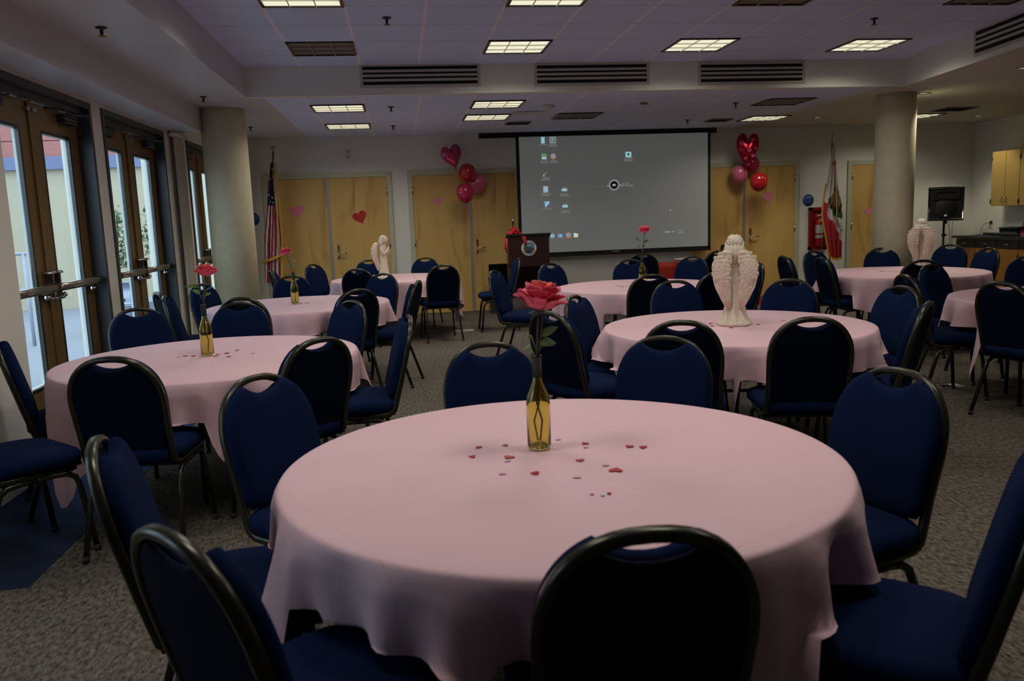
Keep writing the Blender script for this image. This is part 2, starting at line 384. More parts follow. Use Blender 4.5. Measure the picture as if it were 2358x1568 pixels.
# angled right cheek of the raised ceiling, in lighter paint
c = MB(); c.prism([(5.8, 8.99), (5.795, 8.99), (5.495, 6.8), (4.145, YN), (4.15, YN), (5.5, 6.8)], ZS-.001, ZC, 'xy'); struct('trim_3', c, M['wall'], 'slanted side face of the raised ceiling', 'beam')
# pilasters between the glass doors
struct('trim_4', MB().box((XL, 4.75, 0), (-2.30, 5.29, 2.56)), M['wall'], 'white pilaster beside the nearest glass doors', 'pilaster')
struct('trim_5', MB().box((XL, 9.50, 0), (-2.33, 9.95, 2.56), bev=.05), M['wall'], 'white pilaster beside the round column', 'pilaster')
struct('baseboard_back', MB().box((XL, YW-.012, 0), (-2.08, YW, .1)).box((-.09, YW-.012, 0), (.13, YW, .1)).box((2.13, YW-.012, 0), (4.74, YW, .1)).box((6.69, YW-.012, 0), (7.56, YW, .1)).box((8.6, YW-.012, 0), (XR, YW, .1)), M['black'], 'thin dark base strip along the back wall', 'baseboard')
for (cx, cy, r, lab, n) in ((-1.92, 9.86, .247, 'round sand plaster column beside the glass doors', 1), (6.1, 9.62, .232, 'round sand plaster column near the kitchen', 2)):
    prof = [(r, 0), (r, ZS-.09), (r-.006, ZS-.085), (r-.006, ZS+.005)]
    struct('column_%d' % n, MB().lathe(prof, (cx, cy, 0), 48), M['column'], lab, 'column')

# glass doors -----------------------------------------------------------------
def glass_door(num, y0, y1, lab):
    d = structe('door_%d' % num, lab, 'door', (XL, (y0+y1)/2, 0)); hw = (y1-y0)/2
    X = 0
    f = MB()
    for s in (-1, 1):
        f.box((X+.012, s*hw, 0), (X-.16, s*(hw-.05), DT))
    f.box((X+.012, -hw+.05, DT-.05), (X-.16, hw-.05, DT)); f.build('door_frame', M['frame_grey'], d)
    tr = MB().box((X-.04, -hw+.05, 2.44), (X-.15, hw-.05, DT-.05)); tr.build('header', M['frame_grey'], d)
    MB().box((X, -hw, 0), (X-.16, hw, .012)).build('threshold', M['alu'], d)
    xo = X-.12
    for s in (-1, 1):
        a, b = (s*.006, s*(hw-.052))       # meeting edge, hinge edge
        lo, hi = min(a, b), max(a, b); ls, hs = .16, .16
        leaf = bpy.data.objects.new('door_leaf', None); C.objects.link(leaf); leaf.parent = d
        m = MB(); m.box((xo-.022, lo, .01), (xo+.022, lo+(.16), 2.43), bev=0); m.box((xo-.022, hi-.16, .01), (xo+.022, hi, 2.43))
        m.box((xo-.022, lo+.16, .01), (xo+.022, hi-.16, .42)); m.box((xo-.022, lo+.16, 2.25), (xo+.022, hi-.16, 2.43))
        m.build('stile_and_rail', M['bronze'], leaf)
        st = MB()
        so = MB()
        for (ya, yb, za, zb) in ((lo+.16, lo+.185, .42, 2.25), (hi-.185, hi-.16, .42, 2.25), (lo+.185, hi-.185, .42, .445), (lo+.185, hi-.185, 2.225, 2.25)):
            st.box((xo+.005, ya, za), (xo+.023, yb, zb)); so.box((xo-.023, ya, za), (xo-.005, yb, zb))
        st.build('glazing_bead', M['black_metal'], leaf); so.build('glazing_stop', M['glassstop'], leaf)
        MB().box((xo-.004, lo+.185, .445), (xo+.004, hi-.185, 2.225)).build('glass', M['glass'], leaf)
        bar = MB(); zb = 1.115
        bar.tube([(xo+.085, lo+.03, zb), (xo+.085, hi-.05, zb)], rect=(.028, .024), n=16); bar.build('push_bar', M['alu'], leaf)
        pin = MB().tube([(xo+.085, b-s*.12, zb), (xo+.085, b-s*.05, zb)], rect=(.03, .026), n=16); pin.build('bar_end_cap', M['black_metal'], leaf)
        lk = MB().box((xo+.02, a+s*.02, 1.03), (xo+.105, a+s*.085, 1.24), bev=.02); lk.build('lock_case', M['alu'], leaf)
        MB().sphere((xo+.06, a+s*.14, 1.055), .028, 12, sc=(1, 1, .8)).build('lock_knob', M['chrome'], leaf)
        MB().sphere((xo+.06, b-s*.14, 1.055), .026, 12, sc=(1, 1, .8)).build('lock_knob', M['chrome'], leaf)
        cl = MB().box((xo+.02, b-s*.12, 2.335), (xo+.09, b-s*.38, 2.40), bev=.01); cl.build('door_closer', M['frame_grey'], leaf)
        MB().tube([(xo+.07, b-s*.2, 2.41), (xo+.10, b-s*.42, 2.42), (xo+.02, b-s*.58, 2.425)], rect=(.008, .012), n=8).build('closer_arm', M['frame_grey'], leaf)
        MB().box((xo+.02, a+s*.015, 2.36), (xo+.05, a+s*.07, 2.385)).build('top_latch', M['alu'], leaf)
    MB().box((xo-.03, -.03, .012), (xo+.035, .03, 2.44)).build('center_mullion', M['bronze'], d)
    return d
labs = ['pair of glass exit doors out of view beside the front table', 'nearest pair of glass exit doors with bronze stiles and push bars', 'second pair of glass exit doors, foliage seen through the glass', 'farthest glass exit doors, half hidden by the round column']
for i, (a, b) in enumerate(OPEN): glass_door(i+1, a, b, labs[i])

# wooden doors ----------------------------------------------------------------
def wood_door(num, x0, x1, lab, seams, hinges, handle=None, top=2.285):
    d = structe('door_%d' % num, lab, 'door', ((x0+x1)/2, YW, 0)); o = (x0+x1)/2
    f = MB(); t = .075
    f.box((x0-o, 0, 0), (x0-o+t, -.03, top)).box((x1-o-t, 0, 0), (x1-o, -.03, top)).box((x0-o+t, 0, top-t), (x1-o-t, -.03, top)); f.build('door_frame', M['doorframe'], d)
    edges = [x0-o+t] + [s-o for s in seams] + [x1-o-t]
    for i in range(len(edges)-1):
        MB().box((edges[i]+.004, -.004, .012), (edges[i+1]-.004, -.022, top-t-.004)).build('door_leaf', M['maple'], d)
    for s in seams: MB().box((s-o-.022, -.018, .012), (s-o+.022, -.034, top-t-.006)).build('astragal', M['seam'], d)
    for hx in hinges:
        for z in (.3, 1.15, 1.98):
            MB().tube([(hx-o, -.034, z-.055), (hx-o, -.034, z+.055)], .012, 8).build('hinge', M['chrome'], d)
    if handle:
        hx, s = handle; hx -= o
        MB().box((hx-.022, -.02, .94), (hx+.022, -.034, 1.17), bev=.006).build('lock_plate', M['chrome'], d)
        h = MB().tube([(hx, -.03, 1.04), (hx, -.085, 1.04), (hx+s*.02, -.09, 1.04), (hx+s*.13, -.09, 1.035)], .011, 8); h.build('lever_handle', M['chrome'], d)
    return d
wood_door(5, -2.076, -.105, 'maple double doors left of the room behind the striped flag', [-1.10], [-2.0, -.18], (-.985, 1))
wood_door(6, .145, 2.13, 'maple double doors behind the balloons, partly hidden by the screen', [1.115], [.22, 2.05], (1.215, 1))
wood_door(7, 4.75, 6.69, 'maple double doors right of the projection screen', [5.722], [4.82, 6.615], (5.83, 1), top=2.265)
wood_door(8, 7.568, 8.62, 'maple single door between the white flag and the round column', [], [7.645], None, top=2.24)

# ceiling lights ---------------------------------------------------------------
def ceiling_light(cx, cy, z, lit, lab, w=.578, rz=0):
    g = 'lit square troffer lights' if lit else 'unlit square troffer lights'
    t = thing('ceiling_light', lab, 'ceiling light', (cx, cy, z), rz, g); h = w/2
    f = MB()
    for a, b in (((-h-.012, -h-.012, -.012), (-h+.012, h+.012, .004)), ((h-.012, -h-.012, -.012), (h+.012, h+.012, .004)), ((-h, -h-.012, -.012), (h, -h+.012, .004)), ((-h, h-.012, -.012), (h, h+.012, .004))): f.box(a, b)
    f.build('frame', M['black_metal'], t)
    MB().box((-h, -h, -.002), (h, h, .001)).build('diffuser', M['lightpanel'] if lit else M['offpanel'], t)
    l = MB()
    for k in (-1, 1):
        q = k*w/6
        l.box((q-.004, -h, -.014), (q+.004, h, -.002)); l.box((-h, q-.004, -.014), (h, q+.004, -.002))
    l.build('louver', M['louver'] if lit else M['offlouver'], t)
    if lit:
        ld = bpy.data.lights.new('fluorescent_lamp', 'AREA'); ld.shape = 'SQUARE'; ld.size = w*.92; ld.energy = LAMP_W; ld.color = (1.0, .93, .80); ld.spread = R(150)
        lo = bpy.data.objects.new('fluorescent_lamp', ld); C.objects.link(lo); lo.parent = t; lo.location = (0, 0, -.016)
    return t
G = lambda i: -.63 + .61*i          # tile column centres
hi = [(0, 6.285, 1, 'lit square ceiling light at the top edge, left of the other lit ones'), (3, 6.285, 1, 'lit square ceiling light at the top edge near the middle of the ceiling'),
      (6, 6.285, 0, 'dark square ceiling light at the top edge, nearest the middle'), (9, 6.285, 0, 'dark square ceiling light at the top edge near the slanted side face'),
      (0, 8.115, 0, 'dark square ceiling light just before the left air grille'), (3, 8.115, 1, 'lit square ceiling light between the left and middle air grilles'),
      (6, 8.115, 1, 'lit square ceiling light before the right air grille'), (9, 8.2, 1, 'lit square ceiling light nearest the slanted side face')]
for i, y, l, s in hi: ceiling_light(G(i), y, ZC, l, s)
for y in (2.0, 3.9):
    for i in (0, 3, 6): ceiling_light(G(i), y+.385, ZC, 1, 'square ceiling light overhead, outside the picture, %s row, %s' % ({2.0: 'second', 3.9: 'foremost'}[y], {0: 'left column', 3: 'middle column', 6: 'right column'}[i]))
lo = [(G(0), 9.92, 1, 'lit square light in the lower ceiling, left pair, nearer one'), (G(0), 11.75, 1, 'lit square light in the lower ceiling, left pair, farther one'),
      (1.2, 9.83, 1, 'lit square light in the lower ceiling, middle pair, nearer one'), (1.2, 11.06, 1, 'lit square light in the lower ceiling, middle pair, farther one'),
      (G(5), 11.09, 0, 'dark square light in the lower ceiling above the projection screen'), (G(9), 10.09, 0, 'dark square light in the lower ceiling left of the right column'),
      (5.42, 11.87, 1, 'lit square light above the right-hand balloons'), (7.98, 12.05, 1, 'lit square light in the drywall ceiling right of the round column')]
for x, y, l, s in lo: ceiling_light(x, y, ZS, l, s)

# recessed downlights
for x, y, s in ((6.45, 9.6, 'recessed downlight beside the top of the right column'), (6.31, 11.95, 'recessed downlight above the white flag'), (9.16, 12.24, 'recessed downlight in the corner by the kitchen wall'), (6.4, 7.9, 'recessed downlight at the right edge of the picture')):
    t = thing('downlight', s, 'downlight', (x, y, ZS), 0, 'recessed downlights')
    MB().lathe([(.05, -.001), (.085, -.004), (.085, -.008), (.05, -.006), (.045, -.001)], n=24, caps=False).build('trim_ring', M['chrome'], t)
    MB().lathe([(.0005, -.002), (.048, -.002), (.048, -.001)], n=24).build('lamp_lens', M['ic_w'], t)
    ld = bpy.data.lights.new('downlight_lamp', 'SPOT'); ld.energy = 48; ld.spot_size = R(105); ld.spot_blend = .6; ld.color = (1, .93, .74); ld.shadow_soft_size = .05
    lo_ = bpy.data.objects.new('downlight_lamp', ld); C.objects.link(lo_); lo_.parent = t; lo_.location = (0, 0, -.015)
# air grilles on the step and slanted face
def grille(name, w, h, n, loc, rz, lab, g):
    t = thing(name, lab, 'air vent', loc, rz, g)
    f = MB(); b = .03
    f.box((-w/2-b, -.008, -b), (w/2+b, 0, 0)).box((-w/2-b, -.008, h), (w/2+b, 0, h+b)).box((-w/2-b, -.008, 0), (-w/2, 0, h)).box((w/2, -.008, 0), (w/2+b, 0, h)); f.build('frame', M['vent'], t)
    MB().box((-w/2, -.002, 0), (w/2, -.0005, h)).build('backing', M['dark'], t)
    for k in range(n-1):
        z = h*(k+1)/n; MB().box((-w/2, -.014, z-.0125), (w/2, -.002, z+.0125)).build('slat', M['vent'], t)
grille('air_grille', 1.2, .185, 4, (.297, YB, 2.917), 0, 'long slotted air grille, left of three on the ceiling step', 'air grilles on the ceiling step')
grille('air_grille', 1.21, .185, 4, (2.141, YB, 2.907), 0, 'long slotted air grille, middle of three on the ceiling step', 'air grilles on the ceiling step')
grille('air_grille', 1.18, .185, 4, (3.948, YB, 2.892), 0, 'long slotted air grille, right of three on the ceiling step', 'air grilles on the ceiling step')
ang = math.atan2(-2.2, -.3)
dx, dy = 5.5-5.8, 6.8-9.0; ln = math.hypot(dx, dy); dx /= ln; dy /= ln
gx, gy = 5.8+dx*2.06, 9.0+dy*2.06
grille('air_grille', 1.2, .2, 4, (gx-.006, gy, 2.90), math.atan2(dy, dx), 'slotted air grille on the slanted face, top right corner', None)
# square registers in the lower ceilings
for x, y, w_, d_, s in ((1.72, 11.75, .36, .28, 'small dark air register just left of the screen top'), (4.75, 11.95, .36, .3, 'small dark air register right end of the screen top'), (8.0, 11.2, .5, .42, 'dark square air register in the kitchen side ceiling')):
    t = thing('air_register', s, 'air vent', (x, y, ZS), 0, 'ceiling air registers')
    MB().box((-w_/2, -d_/2, -.012), (w_/2, d_/2, 0)).build('frame', M['offlouver'], t)
    for k in range(5): yy = -d_/2+d_*(k+.75)/5.5; MB().box((-w_/2+.02, yy-.012, -.02), (w_/2-.02, yy+.012, -.011)).build('blade', M['dark'], t)
# sprinklers
for x, y, z, s in ((-.034, 9.9, ZS, 'ceiling sprinkler between the paired lights, nearer'), (-.025, 11.8, ZS, 'ceiling sprinkler between the paired lights, farther'), (-1.906, 11.57, ZS, 'ceiling sprinkler right of the left column'),
    (-1.9, 8.87, ZS, 'ceiling sprinkler on the soffit just before the left column'), (-1.857, 5.87, ZS, 'ceiling sprinkler on the soffit in the top left corner'), (4.258, 10.14, ZS, 'ceiling sprinkler above the right half of the screen'),
    (4.254, 11.89, ZS, 'ceiling sprinkler close over the right end of the screen'), (-.018, 6.94, ZC, 'ceiling sprinkler between the two left light rows'), (4.248, 7.07, ZC, 'ceiling sprinkler at the top right between light rows')):
    t = thing('sprinkler', s, 'sprinkler', (x, y, z), 0, 'ceiling sprinklers')
    MB().lathe([(.035, 0), (.037, -.006), (.012, -.012), (.012, -.03), (.008, -.05)], n=16).build('escutcheon', M['black_metal'], t)
    MB().lathe([(.004, -.052), (.028, -.055), (.028, -.058), (.004, -.06)], n=16).build('deflector', M['brass'], t)
t = thing('smoke_detector', 'round smoke detector on the lower ceiling left of the screen', 'smoke detector', (1.846, 10.05, ZS))
MB().lathe([(.075, 0), (.075, -.02), (.055, -.04), (.02, -.045)], n=24).build('housing', M['white'], t)
t = thing('ceiling_speaker_cover', 'pale flat access plate behind the smoke detector', 'ceiling plate', (1.69, 10.65, ZS)); MB().box((-.2, -.12, -.012), (.2, .12, 0), bev=.005).build('plate', M['white'], t)
t = thing('smoke_detector', 'small disc detector in the middle of the lower ceiling', 'smoke detector', (3.02, 9.98, ZS)); MB().lathe([(.05, 0), (.05, -.012), (.03, -.02), (.005, -.021)], n=20).build('housing', M['brass'], t)

# ---------------------------------------------------------------- outside the glass doors
struct('ground', MB().box((-40, -25, -.12), (XL-.25, 40, -.02)), M['concrete'], 'pale concrete patio outside', 'ground')
EY = 17.8
b = thing('courtyard_building', 'cream stucco building with blue band and red siding beyond the patio', 'building', (-8, EY, -.02))
MB().box((-12, 0, 0), (5.5, .4, 2.80)).build('wall', M['stucco'], b)
MB().box((-12, -.12, 2.80), (5.5, .4, 3.05)).build('fascia_band', M['blueband'], b)
m = MB()
for k in range(4): m.box((-12, -.06-.0*k, 3.05+.32*k), (5.5, .4, 3.05+.32*k+.30)); m.box((-12, -.02, 3.05+.32*k+.30), (5.5, .4, 3.05+.32*k+.32))
m.build('siding', M['redwood'], b)
# railing
t = thing('patio_railing', 'grey metal railing outside the nearest glass doors', 'railing', (-5.35, 12, -.02))
MB().tube([(-.9, 0, 1.27), (.28, 0, 1.27)], .022, 8).tube([(-.9, 0, .78), (.28, 0, .78)], .018, 8).build('rail', M['railing'], t)
for k in range(3): MB().tube([(-.86+k*.55, 0, 0), (-.86+k*.55, 0, 1.27)], .025, 8).build('post', M['railing'], t)
for k in range(11): MB().tube([(-.86+k*.11, 0, .1), (-.86+k*.11, 0, 1.26)], .007, 6).build('baluster', M['railing'], t)
t = thing('patio_bench', 'pale slatted bench outside the second glass doors', 'bench', (-4.25, 13, -.02))
MB().box((-.35, -.2, .42), (.35, .2, .46), bev=.01).build('seat', M['railing'], t); MB().box((-.35, .17, .5), (.35, .2, .76), bev=.01).build('backrest', M['railing'], t)
for x in (-.3, .3):
    for y in (-.16, .17): MB().box((x-.025, y-.02, 0), (x+.025, y+.02, .76 if y > 0 else .42)).build('leg', M['frame_grey'], t)
def leaf_quad(mb, p, d, l, w, up=Vector((0, 0, 1))):
    d = Vector(d).normalized(); s = d.cross(up); s = s.normalized() if s.length > .01 else Vector((1, 0, 0)); p = Vector(p); n = s.cross(d)
    a = p; b_ = p+d*l*.5+s*w*.5-n*w*.12; c_ = p+d*l; e = p+d*l*.5-s*w*.5-n*w*.12; m_ = p+d*l*.5+n*w*.1
    mb.add([a, b_, c_, e, m_], [(0, 1, 4), (1, 2, 4), (2, 3, 4), (3, 0, 4)])
def bush(name, lab, loc, pts, n, l, w, m, stems):
    t = thing(name, lab, 'plant', loc); mb = MB(); rnd = random.Random(3)
    for _ in range(n):
        c = rnd.choice(pts); r = c[3]
        p = (c[0]+rnd.gauss(0, r*.5), c[1]+rnd.gauss(0, r*.5), c[2]+rnd.gauss(0, r*.55))
        d = (rnd.uniform(-1, 1), rnd.uniform(-1, 1), rnd.uniform(-1, .5)); leaf_quad(mb, p, d, l*rnd.uniform(.7, 1.3), w)
    mb.build('foliage', m, t)
    s = MB()
    for q in stems: s.tube(q, .014, 6)
    s.build('stem', M['stem'], t)
    return t
shrub = bush('patio_shrub', 'leafy green shrub growing beyond the second glass doors', (-4.35, 14, -.02), [(-.2, 0, 1.75, .2), (-.15, 0, 1.4, .22), (-.2, 0, 1.1, .16), (.4, 0, 1.62, .2), (.35, 0, 1.35, .2), (.45, 0, 1.15, .12)], 650, .11, .05, M['leaf'],
     [[(-.15, 0, .3), (-.2, 0, .9), (-.15, .02, 1.8)], [(.3, 0, .3), (.35, 0, 1.0), (.42, 0, 1.75)], [(0, 0, .3), (.05, 0, .9), (.2, 0, 1.4)]])

MB().lathe([(.26, 0), (.33, .36), (.36, .38), (.36, .42), (.31, .42), (.3, .34)], (.05, 0, 0), n=24).build('planter_pot', M['railing'], shrub)

# ================================================================ TABLES AND CLOTHS
RT = .851; ZT = .755
TABLES = {1: (.449, 2.411), 2: (2.116, 5.028), 3: (-1.150, 4.951), 4: (-1.0, 8.0), 5: (-.10, 11.1), 6: (2.40, 8.2), 7: (5.42, 8.33), 8: (5.02, 5.55)}
TD = {1: 'large front table', 2: 'right middle table with the angel', 3: 'left table next to the glass doors', 4: 'second left table, before the column', 5: 'far left table with the praying angel',
      6: 'middle table before the screen', 7: 'far right table before the round column', 8: 'right table cut by the picture edge'}
CORNER = {1: -62, 2: -101, 3: -54, 4: -52, 5: -72, 6: -140, 7: -112, 8: 196}
def settle(px, py, pz, chairs):
    """cloth lies over a seat pushed under the table and stops before its back"""
    for cx, cy, ca in chairs:
        dx, dy = px-cx, py-cy; lx = dx*sin(ca)-dy*cos(ca); ly = dx*cos(ca)+dy*sin(ca); z = pz+ZT
        if abs(lx) < .285 and -.28 < ly < .275 and z < .556: z = .556+.012*max(0, (.25-ly))
        if abs(lx) < .255 and z > .50:
            lim = -.195-(z-.455)*.25+.10
            if ly < lim: k = lim-ly; px += k*cos(ca); py += k*sin(ca)
        pz = z-ZT
    return (px, py, pz)
def cloth_mb(seed, corner, seats=(), chairs=()):
    rnd = random.Random(seed); n = 216; mb = MB(); NR = 16
    ph = [rnd.uniform(0, 6.28) for _ in range(6)]
    half = 1.155
    rings = []
    rr = [0.001, .12, .28, .45, .6, .72, .80, .835, .846, .851]
    for k, r in enumerate(rr):
        z = 0 if r < .84 else (-.003 if r < .85 else -.010)
        rings.append([(r*cos(2*pi*j/n), r*sin(2*pi*j/n), z) for j in range(n)])
    for k in range(1, NR+1):
        t = k/NR; ring = []
        for j in range(n):
            a = 2*pi*j/n; q = a-R(corner)
            ext = half/max(abs(cos(q+pi/4)), abs(sin(q+pi/4)))
            drop = min(ext-.851, .66); drop = .27+(drop-.27)*.98
            for sa, sr in seats:          # the hem lies on the seats pushed under the table
                if sr > 1.35: continue
                dd = abs(math.atan2(sin(a-sa), cos(a-sa)))*.95
                if dd < .34: k_ = min(1, max(0, (.34-dd)/.09)); drop = drop*(1-k_)+min(drop, .195)*k_
            cw = max(0, (drop-.32)/.30)           # how near to a corner
            f = .55*sin(13*a+ph[0]+.6*sin(3*a+ph[1]))+.35*sin(21*a+ph[2]+.8*sin(2*a+ph[3]))+.2*sin(7*a+ph[4])
            # corner pleats: the spare cloth gathers in deep folds beside the corner
            dq = ((q+pi/4) % (pi/2))-pi/4
            dq = ((q) % (pi/2)); dq = min(dq, pi/2-dq)
            pl = math.exp(-(dq/.13)**2)*.055 - .060*math.exp(-((dq-.24)/.09)**2) + .02*math.exp(-((dq-.42)/.08)**2)
            f = .5*sin(15*a+ph[0]+.7*sin(3*a+ph[1]))+.4*sin(26*a+ph[2]+1.1*sin(2*a+ph[3]))+.25*sin(8*a+ph[4])
            f = f+.25*f*abs(f)
            amp = (.010+.038*t)*(t**.7)*(1+.6*cw)
            r = .855+.010*min(1, t*4)+.006*t+amp*f+pl*t**.8
            px, py, pz = r*cos(a), r*sin(a), -.012-drop*t+.008*sin(9*a+ph[5])*t
            ring.append(settle(px, py, pz, chairs))
        rings.append(ring)
    mb.loft(rings, 0, True, False)
    c = mb.v[:n]; mb.f.append(list(range(n))); mb.mi.append(0); mb.sm.append(True)
    return mb
HB = .325     # distance of the hand hole behind the chair centre
# (hand-hole x, y, table or None, turn in degrees from facing the table, label)
CH = [
 (.40, 1.30, 1, 0, 'chair with its black back to us, front and centre at the foreground table'),
 (-.46, 1.49, 1, -4, 'chair in the bottom left foreground, seen from behind with thick curved frame'),
 (-.84, 2.23, 1, 4, 'slim side-on chair left of the foreground table, behind the bottom left chair'),
 (-.57, 3.07, 1, -4, 'large blue-fronted chair between the foreground table and the left table'),
 (.35, 3.56, 1, 0, 'chair facing us across the foreground table, left of the green bottle'),
 (1.13, 3.45, 1, 4, 'chair facing us across the foreground table, right of the rose'),
 (1.62, 2.47, 1, 14, 'blue-fronted chair at the right side of the foreground table'),
 (1.36, 1.52, 1, 4, 'chair at the lower right corner, its back cut by the picture edge'),
 (-1.30, 3.73, 3, 3, 'black-backed chair at the near side of the left table by the doors'),
 (-.41, 3.99, 3, 4, 'black-backed chair at the right front of the left doorside table'),
 (.03, 4.75, 3, 14, 'edge-on chair at the right side of the left doorside table'),
 (-1.90, 6.10, 3, 0, 'chair facing us behind the left doorside table, before the glass doors'),
 (-1.20, 6.18, 3, 3, 'chair facing us straight across the left table by the doors'),
 (-.36, 5.90, 3, -14, 'chair facing us at the far right of the left doorside table'),
 (-2.17, 4.62, 3, 6, 'chair with dark back at the left picture edge, tucked under the left table'),
 (-2.07, 3.72, 3, -8, 'chair at the left edge on the blue mat, only seat and legs showing'),
 (-1.27, 6.58, 4, 2, 'dark-backed chair before the second left table, peeping over another chair'),
 (-2.18, 7.60, 4, 12, 'chair nearest the second glass doors, left of the second left table'),
 (-2.00, 7.16, 4, -30, 'chair with bright blue panel in curved frame, by the second left table'),
 (-2.02, 8.47, 4, 0, 'chair behind the second bottle, directly before the farthest glass doors'),
 (-1.21, 9.16, 4, 0, 'chair facing us behind the second left table, by the striped flag'),
 (-.37, 6.86, 4, 4, 'black-backed chair at the right front of the second left table'),
 (.14, 7.55, 4, 8, 'edge-on chair at the right side of the second left table'),
 (-.20, 8.86, 4, 6, 'chair facing us at the second left table, red petal seen through its handle'),
 (-.55, 9.94, 5, 6, 'chair turned away at the near left of the praying angel table'),
 (.49, 10.02, 5, -20, 'chair turned away in the open aisle with all four legs showing'),
 (-.50, 12.20, 5, -4, 'chair facing us behind the praying angel, at its left'),
 (.34, 12.20, 5, 6, 'chair facing us behind the far left table, between the two double doors'),
 (-1.25, 11.62, 5, -8, 'chair at the left end of the far left table, before the maple doors'),
 (-1.66, 10.62, 5, 0, 'small half-hidden chair beside the striped flag'),
 (1.56, 10.95, 5, 5, 'chair facing left across the aisle, before the lectern'),
 (.92, 8.52, 6, -12, 'chair facing right across the aisle, left of the table before the screen'),
 (1.67, 9.36, 6, 0, 'chair facing us behind the left end of the table before the screen'),
 (2.66, 9.42, 6, 0, 'chair facing us right behind the far bottle rose'),
 (3.20, 10.7, (3.6, 11.8), 0, 'chair behind the table before the screen, turned to the red table'),
 (3.44, 9.42, 6, -6, 'chair facing us before the red-covered table'),
 (2.16, 6.96, 6, 12, 'black-backed chair at the near side of the table before the screen'),
 (2.80, 7.0, 6, -12, 'black-backed chair just left of the large angel statue'),
 (3.58, 7.92, 6, 12, 'edge-on chair just right of the large angel statue'),
 (4.22, 10.55, (4.25, 11.8), 0, 'black-backed chair facing the red-covered table, left of the angel head'),
 (1.13, 5.45, 2, -12, 'chair left of the angel table, partly behind the nearer aisle chair'),
 (.80, 4.60, 2, 12, 'angled chair just right of the foreground rose, bare floor to its left'),
 (2.13, 6.28, 2, 0, 'chair facing us across the angel table, left of the statue'),
 (2.93, 5.90, 2, 0, 'chair facing us across the angel table, right of the statue'),
 (3.27, 5.0, 2, 6, 'edge-on chair at the right rim of the angel table, farther of two'),
 (2.86, 4.13, 2, 6, 'blue-fronted chair at the right of the angel table, nearer of two'),
 (1.99, 3.77, 2, -8, 'black-backed chair at the near side of the angel table, right one'),
 (1.36, 3.90, 2, 15, 'black-backed chair at the near side of the angel table, left one'),
 (4.26, 8.82, 7, 18, 'side-on chair left of the far right table, before the maple doors'),
 (5.01, 9.56, 7, 4, 'chair facing us below the fire extinguisher'),
 (4.40, 8.22, 7, -10, 'large blue chair turned away at the left of the far right table'),
 (5.90, 9.52, 7, 0, 'chair facing us below the single maple door'),
 (6.90, 9.60, 7, -4, 'chair facing us behind the far right table, under the black loudspeaker'),
 (6.66, 8.58, 7, -14, 'chair facing us at the far right table, before the orange cabinets'),
 (5.95, 7.12, 8, -8, 'chair at the right picture edge between the two right tables'),
 (4.90, 7.20, 7, 3, 'dark-backed chair near side of the far right table, before the small angel'),
 (3.78, 5.80, 8, 6, 'slim side-on chair left of the table cut by the right edge'),
 (4.55, 6.62, 8, 0, 'dark chair facing us behind the table cut by the right edge'),
 (3.92, 4.95, 8, -14, 'large chair at the right picture edge, turned away from us'),
]
def pose(c_):
    hx, hy, tb, turn, lab = c_; tx, ty = TABLES[tb] if isinstance(tb, int) else tb
    a = math.atan2(ty-hy, tx-hx)+R(turn); return hx+HB*cos(a), hy+HB*sin(a), a
def local_chairs(k):
    x, y = TABLES[k]; rot = -R(CORNER[k]); out = []
    for c_ in CH:
        cx, cy, a = pose(c_); dx, dy = cx-x, cy-y
        if math.hypot(dx, dy) < 1.5: out.append((dx*cos(rot)-dy*sin(rot), dx*sin(rot)+dy*cos(rot), a+rot))
    return out
for k, (x, y) in TABLES.items():
    t = thing('round_table', 'round folding table under the pink cloth, %s' % TD[k], 'table', (x, y, 0), R(CORNER[k]), 'round banquet tables')
    MB().lathe([(.001, .722), (.80, .722), (.815, .73), (.815, .748), (.80, .752), (.001, .752)], n=48).build('tabletop', M['tabletop'], t)
    for sx in (-1, 1):
        for sy in (-1, 1):
            MB().tube([(sx*.34, sy*.22, .722), (sx*.36, sy*.25, .30), (sx*.36, sy*.25, 0)], .014, 8).build('leg', M['black_metal'], t)
    for sx in (-1, 1): MB().tube([(sx*.355, -.24, .40), (sx*.355, .24, .40)], .011, 8).build('brace', M['black_metal'], t)
    o = cloth_mb(k*11, 0, [(math.atan2(c_[1]-y, c_[0]-x)-R(CORNER[k]), math.hypot(c_[1]-y, c_[0]-x)) for c_ in CH if c_[2] == k], local_chairs(k)).build('tablecloth', M['cloth']); o.location = (x, y, ZT+.001); o.rotation_euler = (0, 0, R(CORNER[k]))
    tag(o, {1: 'pink tablecloth on the big table in the foreground, scattered with red hearts', 2: 'pink tablecloth under the large angel statue in the right middle',
            3: 'pink tablecloth on the left table next to the glass doors', 4: 'pink tablecloth on the second left table, before the round column', 5: 'pink tablecloth under the praying angel, before the left double doors',
            6: 'pink tablecloth on the table before the projection screen', 7: 'pink tablecloth under the angel in front of the right column', 8: 'pink tablecloth cut off by the right picture edge'}[k], 'tablecloth', 'pink round tablecloths')

